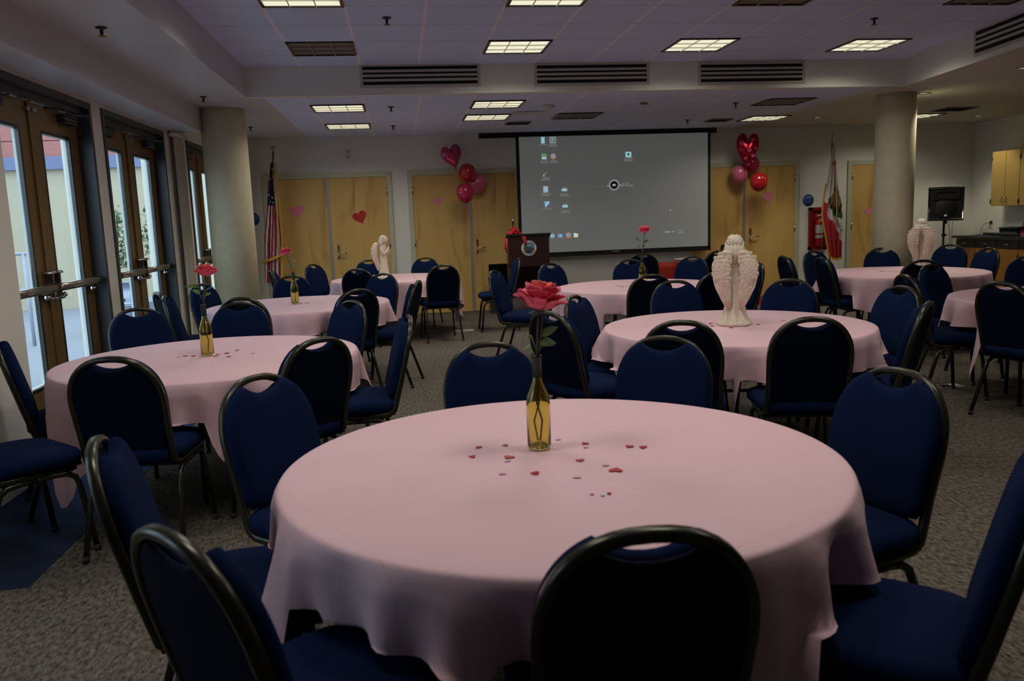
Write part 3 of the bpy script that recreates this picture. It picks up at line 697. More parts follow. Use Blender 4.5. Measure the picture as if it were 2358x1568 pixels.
# ================================================================ CHAIRS
def back_outline(hw, z0, zs, zt, n=22, q=2.35):
    """U outline: up the right side, over the arch, down the left; (x, s)"""
    pts = [(hw*.93, z0), (hw*.97, z0+(zs-z0)*.5)]
    for k in range(n+1):
        a = pi*k/n; ca, sa = cos(a), sin(a)
        pts.append((hw*math.copysign(abs(ca)**(2/q), ca), zs+(zt-zs)*abs(sa)**(2/q)))
    pts += [(-hw*.97, z0+(zs-z0)*.5), (-hw*.93, z0)]
    return pts
LEAN = R(14)
def bp(x, s, d=0):          # point on the leaning back: s along it, d in front of it (+Y)
    y0, z0 = -.195, .455
    return (x, y0 - s*sin(LEAN) + d*cos(LEAN), z0 + s*cos(LEAN) + d*sin(LEAN))
def make_chair(name, label):
    t = thing(name, label, 'chair')
    # seat cushion
    rings = []; n = 40
    def sq(hx, hy, z, q=4.5, cy=.01):
        r = []
        for k in range(n):
            a = 2*pi*k/n; ca, sa = cos(a), sin(a); d = (abs(ca)**q+abs(sa)**q)**(1/q)
            yy = hy*sa/d; xx = hx*ca/d*(1+.05*(yy/hy))
            r.append((xx, cy+yy, z-.012*(yy/hy if yy > 0 else 0)*(z > .46)))
        return r
    for hx, hy, z in ((.185, .185, .442), (.222, .222, .446), (.236, .234, .462), (.238, .236, .486), (.230, .228, .505), (.205, .205, .519), (.15, .15, .527), (.07, .07, .531)): rings.append(sq(hx, hy, z))
    m = MB(); m.loft(rings, 0, True, True); m.build('seat', M['blue'], t)
    MB().box((-.205, -.19, .428), (.205, .215, .443)).build('seat_board', M['backing'], t)
    # back frame: one bent tube, rail - post - arch - post - rail
    out = back_outline(.200, 0, .28, .510)
    pts = [(.195, .19, .425), (.196, -.10, .425), (.196, -.16, .43), (.197, -.19, .452)]
    pts += [bp(x, s) for x, s in out[1:-1]]
    pts += [(-.197, -.19, .452), (-.196, -.16, .43), (-.196, -.10, .425), (-.195, .19, .425)]
    MB().tube(pts, n=10, rect=(.0125, .0155), up=(1, 0, 0)).build('back_frame', M['chair_tube'], t)
    # cushion in front and black panel behind, both dipping below the hand hole
    def shape(hw, zt, dipw, dip, grow=0):
        o = back_outline(hw, .075, .28, zt, 44); o = o[1:-1]
        res = []
        for x, s in o:
            if abs(x) < dipw and s > .4:
                edge = zt-.001; u = x/dipw; s = min(s, zt-.014-dip*(1-u*u)**.8)
            res.append((x, s))
        res = [(hw*.955, .10)]+res+[(-hw*.955, .10), (-hw*.86, .062), (-hw*.4, .05), (0, .048), (hw*.4, .05), (hw*.86, .062)]
        return res
    def pad(o, layers, mat_, name):
        cx, cs = 0, .27; m = MB(); rs = []
        fine = []
        for i in range(len(o)):
            a, b = o[i], o[(i+1) % len(o)]; k = max(1, int(math.hypot(b[0]-a[0], b[1]-a[1])/.012))
            fine += [(a[0]+(b[0]-a[0])*q/k, a[1]+(b[1]-a[1])*q/k) for q in range(k)]
        o = fine
        for f, d in layers:
            ring = []
            for x, s in o:
                L_ = math.hypot(x, s-cs); g = max(.03, 1-(1-f)*.215/L_) if f > .75 else f
                ring.append(bp(x*g, cs+(s-cs)*g, d))
            rs.append(ring)
        m.loft(rs, 0, True, True); return m.build(name, mat_, t)
    pad(shape(.209, .508, .100, .042), [(.94, .006), (.985, .012), (1.0, .024), (.985, .040), (.94, .050), (.86, .0545), (.72, .0575), (.5, .0595), (.25, .0605), (.05, .061)], M['blue'], 'backrest')
    pad(shape(.190, .492, .085, .026), [(.97, .006), (1.0, .002), (1.0, -.004), (.985, -.008), (.94, -.0095), (.8, -.0105), (.5, -.0115), (.2, -.012), (.05, -.012)], M['backing'], 'back_panel')
    # under-frame and splayed legs bent out of the side rails
    for y in (.17, -.12): MB().tube([(-.195, y, .412), (.195, y, .412)], .010, 8).build('crossbar', M['chair_tube'], t)
    for s in (-1, 1):
        fl = [(s*.196, .02, .403), (s*.196, .10, .403), (s*.197, .15, .397), (s*.199, .183, .375), (s*.202, .197, .335), (s*.222, .235, .012)]
        rl = [(s*.196, .02, .403), (s*.196, -.06, .403), (s*.197, -.11, .397), (s*.199, -.143, .375), (s*.202, -.158, .335), (s*.222, -.262, .012)]
        for q in (fl, rl):
            lg = MB().tube(q, n=8, rect=(.010, .0135), up=(1, 0, 0)).build('leg', M['chair_tube'], t)
            x, y, _ = q[-1]; MB().tube([(x, y, 0), (x, y, .03)], .016, 10).build('glide', M['glide'], lg)
    return t
chair0 = make_chair('banquet_chair', CH[0][4]); index_kids(chair0)
for i, (hx, hy, tb, turn, lab) in enumerate(CH):
    o = chair0 if i == 0 else copy_tree(chair0)
    tx, ty = TABLES[tb] if isinstance(tb, int) else tb
    a = math.atan2(ty-hy, tx-hx)+R(turn)
    o.location = (hx+HB*cos(a), hy+HB*sin(a), 0); o.rotation_euler = (0, 0, a-pi/2)
    o['label'] = 'blue banquet ' + lab; o['group'] = 'blue banquet chairs with arched backs'

# ================================================================ BOTTLES AND ROSES
TZ = ZT+.003
def bottle(x, y, lab, s=1.0):
    t = thing('glass_bottle', lab, 'bottle', (x, y, TZ), 0, 'green glass bottles used as vases')
    o = [(.001, .0005), (.026, .0005), (.0345, .004), (.0365, .012), (.0368, .14), (.0362, .155), (.032, .178), (.022, .202), (.0155, .222), (.0140, .24), (.0135, .295), (.015, .297), (.015, .305), (.0115, .305)]
    i = [(.0105, .30), (.0108, .24), (.0125, .222), (.019, .201), (.029, .177), (.0335, .154), (.034, .14), (.0338, .014), (.030, .009), (.012, .014), (.001, .016)]
    MB().lathe([(a*s, b) for a, b in o+i], n=40, caps=False).build('glass_body', M['bottle'], t, fix=False)
    MB().lathe([(.0150*s, .235), (.0150*s, .296), (.0163*s, .298), (.0163*s, .306), (.0155*s, .306)], n=28, caps=False).build('neck_foil', M['foil'], t)
    return t
def petal(mb, ang, Rk, H, W, curl, rnd, mi=0):
    """a cupped petal: out from the axis, up the side of the bloom, tip rolling outward by curl"""
    nu, nv = 10, 9; g = []; ph = rnd.uniform(0, 6)
    for j in range(nv+1):
        v = j/nv; row = []; sh = (sin(pi*min(1, .12+.80*v)))**.6 if v < .93 else .72
        for i in range(nu+1):
            u = i/nu*2-1; az = ang+u*W*sh
            r_ = Rk*math.sqrt(sin(pi/2*min(1, .05+1.3*v)))+curl*max(0, v-.5)**1.5*1.6*(1+.35*u*u)+.05*Rk*sin(u*4+ph)*v+Rk*.10*u*u*v
            z_ = H*(v-.10*v*u*u)-curl*.55*max(0, v-.72)-.003*(abs(u) < .2)*(v > .9)+.002*sin(u*7+ph)*v
            row.append((r_*cos(az), r_*sin(az), z_))
        g.append(row)
    n = nu+1; vs = [p for r_ in g for p in r_]; fs = [(j*n+i, j*n+i+1, (j+1)*n+i+1, (j+1)*n+i) for j in range(nv) for i in range(nu)]
    mb.add(vs, fs, mi, True)
def rose(x, y, lab, tilt=(0, 0), k=1.0, h=.505, leaves=(), seed=1, two=False):
    t = thing('rose', lab, 'flower', (x, y, TZ+.02), 0, 'pink silk roses in bottles'); rnd = random.Random(seed)
    hx, hy = tilt
    MB().tube([(0.004, 0, .002), (.012, .0, .07), (-.004, 0, .13), (0, 0, .24), (hx*.4, hy*.4, .36), (hx, hy, h-.02)], .0032, 8).build('stem', M['stem'], t)
    if two: MB().tube([(-.004, 0, .002), (-.014, .003, .07), (.003, 0, .13), (.001, .001, .25), (hx*.4+.01, hy*.4, .34), (hx+.012, hy, h-.03)], .0028, 8).build('stem', M['stem'], t)
    mb = MB()
    for (n, Rk, H, W, cu, mi) in ((3, .007, .064, 1.5, 0, 1), (3, .014, .068, 1.25, .006, 1), (4, .022, .070, 1.0, .012, 1), (5, .030, .064, .80, .020, 0), (6, .038, .052, .66, .026, 0), (7, .043, .036, .60, .032, 0)):
        for q in range(n): petal(mb, 2*pi*q/n+Rk*210+rnd.uniform(-.15, .15), Rk*k, H*k*rnd.uniform(.93, 1.08), W, cu*k*rnd.uniform(.85, 1.15), rnd, mi)
    o = mb.build('bloom', [M['rose'], M['roseheart']], t, fix=False); o.location = (hx, hy, h-.028); o.rotation_euler = (R(8), R(-8), seed*1.3)
    md = o.modifiers.new('thickness', 'SOLIDIFY'); md.thickness = .0012
    s = MB()
    for q in range(5): leaf_quad(s, (hx, hy, h-.03), (cos(q*1.256), sin(q*1.256), -.25), .035*k, .010*k)
    s.build('sepals', M['roseleaf'], t)
    for (a, z, L_, W_, up) in leaves:
        l = MB(); d = Vector((cos(a), sin(a), up)).normalized(); b0 = Vector((0, 0, z)); rows = []
        sd = d.cross(Vector((.25, -1, .35))).normalized(); nn = sd.cross(d)
        for j in range(9):
            v = j/8; w = W_*sin(pi*v**.8)**.9; c_ = b0+d*(.02+L_*v)-Vector((0, 0, 1))*(.02*v*v)
            rows.append([c_-sd*w+nn*w*.25, c_-nn*w*.05, c_+sd*w+nn*w*.25])
        l.loft(rows, 0, True, False, closed=False); l.tube([(0, 0, z-.02), tuple(b0+d*.025)], .0015, 6); lo_ = l.build('leaf', M['roseleaf'], t, fix=False)
        md = lo_.modifiers.new('thickness', 'SOLIDIFY'); md.thickness = .001
    return t
bottle(.406, 2.539, 'green glass wine bottle in the middle of the foreground table', 1.05)
rose(.406, 2.539, 'large coral pink rose blooming in the foreground bottle', (.012, -.01), 1.25, .46, [(-.2, .33, .075, .013, .9), (.1, .315, .050, .015, .35), (2.9, .32, .035, .006, 1.6), (-.3, .30, .045, .012, 1.0), (2.6, .30, .03, .012, .4)], 2, two=True)
bottle(-1.170, 4.973, 'green glass bottle on the left table, before the glass doors')
rose(-1.170, 4.973, 'pink rose pair-shaped bloom leaning in the bottle on the left doorside table', (.03, 0), 1.0, .475, [(3.0, .38, .085, .012, .3), (-.1, .32, .05, .010, .9), (3.3, .33, .06, .013, 1.2), (.4, .35, .07, .004, .7)], 3)
bottle(-1.037, 8.003, 'green glass bottle on the second left table, farther from us')
rose(-1.037, 8.003, 'pink rose in the bottle on the second left table', (-.05, 0), 1.0, .475, [(.2, .33, .04, .014, .3), (2.7, .34, .05, .012, .5), (1.0, .37, .04, .016, .9)], 4)
bottle(2.437, 8.18, 'green glass bottle on the table before the projection screen')
rose(2.437, 8.18, 'dark pink rose seen against the projection screen', (.03, 0), 1.0, .545, [(.2, .40, .08, .014, .8), (2.9, .42, .10, .010, .9), (2.6, .36, .05, .013, .8), (.6, .36, .05, .013, .9)], 5)

# confetti: every heart its own object
def confetti(name, x, y, size, m, lab, g, ang=0, flat=True, z=TZ):
    p = heart_poly(size, size*.95, 22); mb = MB().prism(p, 0, .0012, 'xy')
    o = mb.build(name, m); o.location = (x, y, z+.0005); o.rotation_euler = (0, 0, ang); tag(o, lab, 'confetti', g); return o
rnd = random.Random(5)
front = [(.212, 2.601, .024, 'left of the bottle, rear one'), (.182, 2.498, .024, 'farthest left of the bottle'), (.300, 2.599, .022, 'close left of the bottle'), (.294, 2.459, .036, 'large one left of the bottle'),
 (.347, 2.283, .030, 'in front of the bottle'), (.558, 2.551, .026, 'right of the bottle, rear one'), (.505, 2.371, .028, 'right of the bottle, nearer one'), (.585, 2.256, .042, 'largest, right front of the bottle'),
 (.688, 2.479, .028, 'left one of the two farthest right'), (.727, 2.464, .028, 'right one of the two farthest right')]
for x, y, s, l in front: confetti('heart_confetti', x, y, s, M['confred'], 'red paper heart on the foreground table, ' + l, 'red heart confetti on the foreground table', rnd.uniform(0, 6))
for x, y, s, l in [(.253, 2.302, .024, 'left front'), (.463, 2.216, .026, 'front middle'), (.568, 2.309, .022, 'beside the largest red heart'), (.554, 2.51, .02, 'behind the nearer right red heart'), (.484, 2.626, .02, 'just behind the bottle'), (.285, 2.425, .02, 'under the large left red heart')]:
    confetti('heart_confetti', x, y, s, M['confpink'], 'pale pink paper heart on the foreground table, ' + l, 'pale heart confetti on the foreground table', rnd.uniform(0, 6))
for x, y, m, l in [(.469, 2.066, 'confpink', 'left pink dot'), (.494, 2.049, 'confwhite', 'middle white dot'), (.514, 2.059, 'confred', 'right red dot')]:
    o = MB().lathe([(.001, 0), (.006, 0), (.006, .002), (.001, .002)], n=14).build('confetti_dot', M[m]); o.location = (x, y, TZ); tag(o, 'tiny confetti dot nearest us on the foreground table, ' + l, 'confetti', 'confetti dots')
def bits(lst, where):
    for i, (x, y, s, m, l) in enumerate(lst):
        confetti('heart_confetti', x, y, s, M[m], ('red' if m == 'confred' else 'pink') + ' paper heart on ' + where + ', ' + l, 'heart confetti on ' + where, rnd.uniform(0, 6))
bits([(-1.304, 5.001, .03, 'confred', 'farthest left'), (-1.253, 4.982, .03, 'confred', 'second from left'), (-1.115, 4.99, .026, 'confred', 'right behind the bottle'), (-1.12, 4.93, .024, 'confred', 'right before the bottle'), (-1.075, 5.022, .034, 'confred', 'largest right one'),
      (-1.03, 4.88, .028, 'confred', 'nearest'), (-1.032, 5.117, .026, 'confred', 'rear right'), (-.907, 4.954, .024, 'confpink', 'farthest right'), (-1.34, 4.979, .02, 'confpink', 'left end')], 'the left doorside table')
bits([(-.985, 8.03, .03, 'confred', 'close to the bottle'), (-.93, 8.036, .03, 'confred', 'farther right'), (-.98, 7.93, .024, 'confpink', 'nearest'), (-.95, 8.08, .02, 'confpink', 'behind the red ones')], 'the second left table')
bits([(1.998, 5.151, .026, 'confred', 'left behind'), (1.96, 5.03, .026, 'confred', 'left front'), (2.036, 4.915, .032, 'confred', 'before the statue'), (2.257, 4.99, .026, 'confred', 'right of the statue'), (2.48, 5.108, .034, 'confpink', 'far right'), (2.114, 4.80, .018, 'confpink', 'nearest')], 'the angel table')
bits([(2.189, 8.25, .028, 'confred', 'left'), (2.213, 8.14, .034, 'confred', 'right')], 'the table before the screen')
bits([(5.28, 8.52, .034, 'confred', 'left')], 'the far right table')
bits([(.15, 10.9, .034, 'confred', 'right of the angel')], 'the far left table')

# ================================================================ ANGELS
def statue(x, y, z, rz, lab, k=1.0, pray=False):
    t = thing('angel_statue', lab, 'statue', (x, y, z), rz, 'ivory angel statues'); t.scale = (k, k, k)
    m = MB(); n = 72; rings = []
    # robe and body: z, rx, ry, cx, cy, fold depth
    P = [(0, .100, .078, 0, 0, .05), (.012, .104, .082, 0, 0, .10), (.035, .088, .072, 0, 0, .14), (.07, .070, .060, 0, 0, .13), (.12, .060, .052, 0, 0, .12), (.18, .056, .048, 0, 0, .10), (.24, .053, .044, 0, 0, .08),
         (.30, .050, .040, 0, 0, .06), (.34, .048, .036, 0, 0, .03), (.38, .054, .038, 0, 0, .0), (.415, .060, .037, 0, .0, 0), (.44, .052, .032, 0, .004, 0), (.452, .026, .024, 0, .008, 0), (.462, .021, .021, 0, .012, 0), (.475, .030, .030, 0, .018, 0),
         (.49, .040, .041, 0, .022, 0), (.51, .047, .048, 0, .021, 0), (.535, .048, .049, 0, .018, 0), (.555, .040, .041, 0, .014, 0), (.570, .022, .024, 0, .012, 0), (.574, .002, .002, 0, .012, 0)]
    for z_, rx, ry, cx, cy, fd in P:
        ring = []
        for j in range(n):
            a = 2*pi*j/n; f = 1+fd*sin(11*a+1.5*sin(2*a)+z_*6)+fd*.5*sin(5*a+z_*9)
            ring.append((cx+rx*f*cos(a), cy+ry*f*sin(a), z_))
        rings.append(ring)
    m.loft(rings, 0, True, True)
    # arms bent forward, hands together before the chest; +Y is the front
    for s in (-1, 1):
        m.tube([(s*.050, 0, .425), (s*.066, .010, .385), (s*.060, .045, .335), (s*.030, .078, .365), (s*.008, .085, .405)], [.017, .021, .021, .015, .010], 12)
        for q in range(4): m.tube([(s*.007, .083+q*.004, .398), (s*.005, .086+q*.004, .415+q*.002), (s*.003, .084+q*.004, .436-q*.004)], .0036, 8)
        m.tube([(s*.009, .078, .398), (s*.010, .073, .412), (s*.007, .072, .422)], .0038, 8)
    body = m.build('body', M['statue'], t)
    md = body.modifiers.new('fuse', 'REMESH'); md.mode = 'VOXEL'; md.voxel_size = .0042*(1 if k > .9 else 1.3); md.use_smooth_shade = True
    # face details
    f = MB(); f.sphere((0, .070, .508), .0065, 10, sc=(.8, 1.1, 1.5))
    for s in (-1, 1): f.sphere((s*.016, .064, .518), .006, 10, sc=(1.2, .6, .6))
    f.sphere((0, .0645, .491), .007, 10, sc=(1.3, .5, .45)); f.build('face', M['statue'], t)
    h = MB(); rnd_ = random.Random(4)
    for q in range(46):       # curls over the crown and nape
        a = pi+ (q/45-.5)*2*pi*.80 - pi/2; el = rnd_.uniform(-.5, 1.35)
        h.sphere((.050*cos(a)*cos(el), .012+.050*sin(a)*cos(el), .525+.046*sin(el)), rnd_.uniform(.011, .015), 8)
    for s in range(9):
        a = -pi/2+(s-4)*.42; px, py = .046*cos(a), .010+.042*sin(a)
        h.tube([(px, py, .52), (px*1.15, py*1.15-.003, .485), (px*1.0, py*1.1-.006, .455), (px*.8, py*1.2-.008, .40)], [.012, .015, .014, .006], 8)
    h.sphere((0, .006, .530), .052, 18, sc=(1, 1, .95)); h.sphere((0, -.012, .475), .034, 14, sc=(1.1, .7, 1.1)); hair = h.build('hair', M['statue'], t)
    for s in (-1, 1):
        w = MB(); rings = []; N = 34; nn = 32
        for i in range(N+1):
            v = i/N; z_ = .485-v*.375
            # width and centre of the folded wing
            hw = .016+.042*min(1, v/.17)**.55 if v < .17 else (.058 if v < .40 else .058-.044*((v-.40)/.60)**1.0)
            cx = .050+.034*sin(pi/2*min(1, v/.30)) if v < .45 else .084-.052*((v-.45)/.55)**.9
            if pray: cx *= 1.2
            cy = -.040-.026*sin(pi*min(1, v+.05)); th = .016+.010*sin(pi*min(1, v*1.2+.1))
            ring = []
            for j in range(nn):
                a = 2*pi*j/nn; ca, sa = cos(a), sin(a)
                rib = 1+.10*sin(8*ca*hw/.054+ (z_*25 if v < .5 else 0))*(-sa > 0)
                sc = 1+(.05*sin(v*70+ca*5) if v < .5 else .0)
                ring.append((s*(cx+hw*ca*sc), cy+th*sa*rib*(1.15 if v > .5 and j % 4 == 0 else 1)-.030*(ca*.5+.5)**1.5*(0 if not pray else 1), z_))
            rings.append(ring)
        w.loft(rings, 0, True, True)
        # overlapping covert feathers on the upper half, long flight feathers below
        for r_ in range(7):
            for q in range(6):
                v = .06+r_*.068; z_ = .485-v*.375; cx = .050+.034*sin(pi/2*min(1, v/.30)); cx *= 1.2 if pray else 1
                hw = .040 if v < .12 else .050
                xx = cx+((q+.5*(r_ % 2))/5.5*2-1)*hw; e_ = 1-((xx-cx)/.066)**2
                w.sphere((s*xx, -.042-.026*sin(pi*(v+.05))-.018*math.sqrt(max(.05, e_)), z_), .0125, 8, sc=(.95, .32, 1.35))
        for q in range(6):
            u_ = (q/5*2-1); g_ = 1.2 if pray else 1
            w.tube([(s*(.084+u_*.046)*g_, -.076+abs(u_)*.012, .315), (s*(.075+u_*.038)*g_, -.078+abs(u_)*.010, .25), (s*(.056+u_*.025)*g_, -.068, .18), (s*(.036+u_*.010)*g_, -.056, .115-.012*u_)], [.009, .0095, .0075, .003], 8)
        w.build('wing', M['wing'], t)
    return t
statue(2.105, 5.02, TZ, R(-20), 'large ivory angel statue with folded wings, seen from behind on the right middle table', 1.0)
statue(5.60, 8.30, TZ, R(-28), 'ivory angel statue before the right round column, seen from behind', .98)
statue(-.25, 11.1, TZ, R(243), 'ivory praying angel statue on the far left table before the maple doors', .98, pray=True)

# ================================================================ BALLOONS
def balloon(x, y, z, r, m, lab, g, tie, tilt=0):
    t = thing('balloon', lab, 'balloon', (x, y, z), 0, g)
    prof = []
    for k in range(17):
        a = pi*k/16; rr = r*sin(a); zz = -r*cos(a)
        if zz < 0: zz *= 1.22
        prof.append((max(rr, .002), zz))
    b = MB().lathe(prof, n=28).build('skin', m, t); kn = MB().lathe([(.002, -1.21*r), (.006, -1.25*r), (.012, -1.29*r), (.004, -1.285*r)], n=10).build('knot', m, t)
    b.rotation_euler = kn.rotation_euler = (0, tilt, 0)
    tie = (tie[0]+(x-tie[0])*.08, tie[1]+(y-13)*.12, tie[2]+(z-2.1)*.06); bot = Vector((-sin(tilt)*1.27*r, 0, -cos(tilt)*1.27*r)); e = Vector((tie[0]-x, tie[1]-y, tie[2]-z)); pts = []
    for k in range(9):
        u = k/8; p = bot.lerp(e, u); p.x += .012*sin(u*pi); pts.append(tuple(p))
    MB().tube(pts, .0022, 5).build('ribbon', M['ribbonpink'], t)
def foil_heart(x, y, z, w, h, m, lab, g, tie, rot=0, spots=False, turn=0):
    t = thing('balloon', lab, 'balloon', (x, y, z), turn, g)
    o = heart_poly(w, h, 48); rings = []
    K = [(1, 0), (.985, .14), (.93, .33), (.82, .55), (.66, .74), (.45, .89), (.22, .97), (.03, 1)]
    th = w*.26
    seq = [(s, -q) for s, q in K[::-1]]+[(s, q) for s, q in K[1:]]
    for s, q in seq: rings.append([(px*s*cos(rot)-(py*s-.0)*sin(rot), q*th*(1+.04*sin(9*math.atan2(py, px))*(s > .6)), px*s*sin(rot)+py*s*cos(rot)) for px, py in o])
    MB().loft(rings, 0, True, True).build('skin', m, t)
    if spots:
        sp = MB(); 
        for (u, v, q) in ((-.28, .22, .10), (.2, .30, .07), (.05, .02, .09), (-.12, -.18, .07), (.2, -.12, .08), (.02, -.34, .05), (.33, .08, .05)):
            hp = heart_poly(w*q*2.2, w*q*2.2, 20); r2 = math.hypot(u, v)/.5; dy = -th*math.sqrt(max(.05, 1-r2*r2))*1.02
            sp.prism([(u*w+a, v*h+b_) for a, b_ in hp], dy-.012, dy+.004, 'xz')
        sp.build('heart_print', M['foilspot'], t)
    pt = Vector((sin(rot)*h*.5, 0, -cos(rot)*h*.5)); e = Matrix.Rotation(-turn, 3, 'Z') @ Vector((tie[0]-x, tie[1]-y, tie[2]-z))
    MB().tube([tuple(pt.lerp(e, k/8)+Vector((-.01*sin(k*.4), 0, 0))) for k in range(9)], .0022, 5).build('ribbon', M['ribbonpink'], t)
g1 = 'balloons tied to the second double doors'; tie1 = (1.215, YW-.10, 1.06)
foil_heart(.865, 13.08, 2.45, .33, .40, M['foilpink'], 'pink heart foil balloon, topmost of the left bunch', g1, tie1, rot=.28, turn=.15)
balloon(1.07, 12.90, 2.215, .135, M['latexred'], 'bright red round balloon in the left bunch, under the foil heart', g1, tie1)
balloon(1.245, 13.11, 2.06, .150, M['latexpink'], 'pale pink round balloon in the left bunch, rightmost', g1, tie1, .2)
balloon(1.01, 12.76, 1.91, .140, M['latexcrim'], 'crimson round balloon, lowest of the left bunch', g1, tie1, -.1)
g2 = 'balloons tied to the right double doors'; tie2 = (5.83, YW-.10, 1.06)
foil_heart(5.60, 12.86, 2.40, .36, .60, M['foilred'], 'shiny red foil heart balloon with pink hearts, topmost of the right bunch', g2, tie2, rot=-.05, spots=True, turn=-.25)
balloon(5.79, 13.13, 2.235, .130, M['latexcrim'], 'crimson round balloon behind the foil heart in the right bunch', g2, tie2)
balloon(5.55, 13.06, 2.075, .138, M['latexpink'], 'pink round balloon, leftmost of the right bunch', g2, tie2, -.1)
balloon(5.765, 12.78, 1.93, .140, M['latexred'], 'red round balloon, lowest of the right bunch', g2, tie2, .1)
for x, tie in ((1.215, tie1), (5.83, tie2)):
    t = thing('curled_ribbon', 'curled pink ribbon ends hanging from the %s door handle' % ('second left' if x < 2 else 'right'), 'ribbon', (x, YW-.105, 1.0))
    for q in range(3):
        MB().tube([(.018*sin(k*1.1+q)-.02*q, -.012*cos(k*1.3+q), .06-k*.035) for k in range(5+4*q)], .003, 5).build('ribbon_tail', M['ribbonpink'], t)

# paper hearts on the doors
for x, z, w_, m, rot, lab in ((-1.583, 1.698, .23, 'heartpink', .15, 'pink paper heart on the leftmost door leaf'), (-.62, 1.576, .22, 'heartred', .35, 'red paper heart on the second door leaf'),
     (.61, 1.785, .14, 'heartpink', .1, 'small pink paper heart on the door left of the balloons'), (6.141, 1.664, .20, 'heartpink', .25, 'pink paper heart on the door right of the screen'), (7.956, 1.362, .14, 'heartpink', .1, 'small pink paper heart beside the right column')):
    p = [(a*cos(rot)-b_*sin(rot), a*sin(rot)+b_*cos(rot)) for a, b_ in heart_poly(w_, w_*.95, 48)]
    o = MB().prism(p, 0, -.003, 'xz').build('paper_heart', M[m]); o.location = (x, YW-.0235, z); tag(o, lab, 'paper decoration', 'paper hearts taped on the doors')
# round blue room signs
for x, z, lab in ((-2.262, 1.616, 'round blue room sign beside the left column'), (6.87, 1.604, 'round blue room sign above the fire extinguisher')):
    t = thing('room_sign', lab, 'sign', (x, YW, z), 0, 'round blue room signs')
    MB().lathe([(.001, 0), (.098, 0), (.10, .002), (.10, .006), (.001, .007)], n=40, axis='y').xf(Matrix.Scale(-1, 4, (0, 1, 0))).build('disc', M['signblue'], t)
    b_ = MB()
    for k in range(4): b_.box((-.035+k*.018, -.0075, .038), (-.022+k*.018, -.009, .062))
    for k in range(7): b_.box((-.05+k*.0145, -.0075, -.03), (-.042+k*.0145, -.009, -.022))
    b_.build('raised_marks', M['signtext'], t)
# motion sensor on wall
t = thing('motion_sensor', 'small white motion sensor on the wall above the left double doors', 'sensor', (-.75, YW, 2.57)); MB().box((-.035, -.045, -.06), (.035, 0, .045), bev=.012).build('housing', M['white'], t); MB().box((-.05, -.02, .045), (.05, 0, .065)).build('bracket', M['white'], t)
# fire extinguisher cabinet
t = thing('fire_cabinet', 'red fire extinguisher cabinet on the back wall by the white flag', 'fire cabinet', (7.04, YW, .765)); W2, H2 = .165, .715
f = MB(); f.box((-W2, -.05, 0), (-W2+.05, 0, H2)).box((W2-.05, -.05, 0), (W2, 0, H2)).box((-W2, -.05, 0), (W2, 0, .05)).box((-W2, -.05, H2-.05), (W2, 0, H2)); f.build('frame', M['firered'], t)
MB().box((-W2+.05, -.004, .05), (W2-.05, 0, H2-.05)).build('back_plate', M['firered'], t)
MB().box((W2-.045, -.06, .30), (W2-.02, -.05, .42), bev=.004).build('handle', M['chrome'], t)
t = thing('fire_extinguisher', 'red fire extinguisher with silver label inside the wall cabinet', 'fire extinguisher', (7.04, YW-.075, .825))
MB().lathe([(.001, 0), (.06, 0), (.066, .01), (.066, .40), (.055, .44), (.025, .465), (.02, .48), (.001, .48)], n=28).build('cylinder', M['extred'], t)
MB().lathe([(.0668, .22), (.0668, .36)], n=28, caps=False).build('label', M['label'], t); MB().lathe([(.0668, .14), (.0668, .19)], n=28, caps=False).build('label', M['label'], t)
MB().box((-.015, -.02, .48), (.015, .02, .51)).tube([(-.05, 0, .53), (.0, 0, .515), (.06, 0, .535)], .008, 6).tube([(-.04, 0, .505), (.06, 0, .50)], .006, 6).build('valve_lever', M['chrome'], t)
MB().tube([(.02, -.01, .50), (.07, -.02, .47), (.078, -.02, .3), (.07, -.02, .12)], .009, 8).build('hose', M['black'], t)

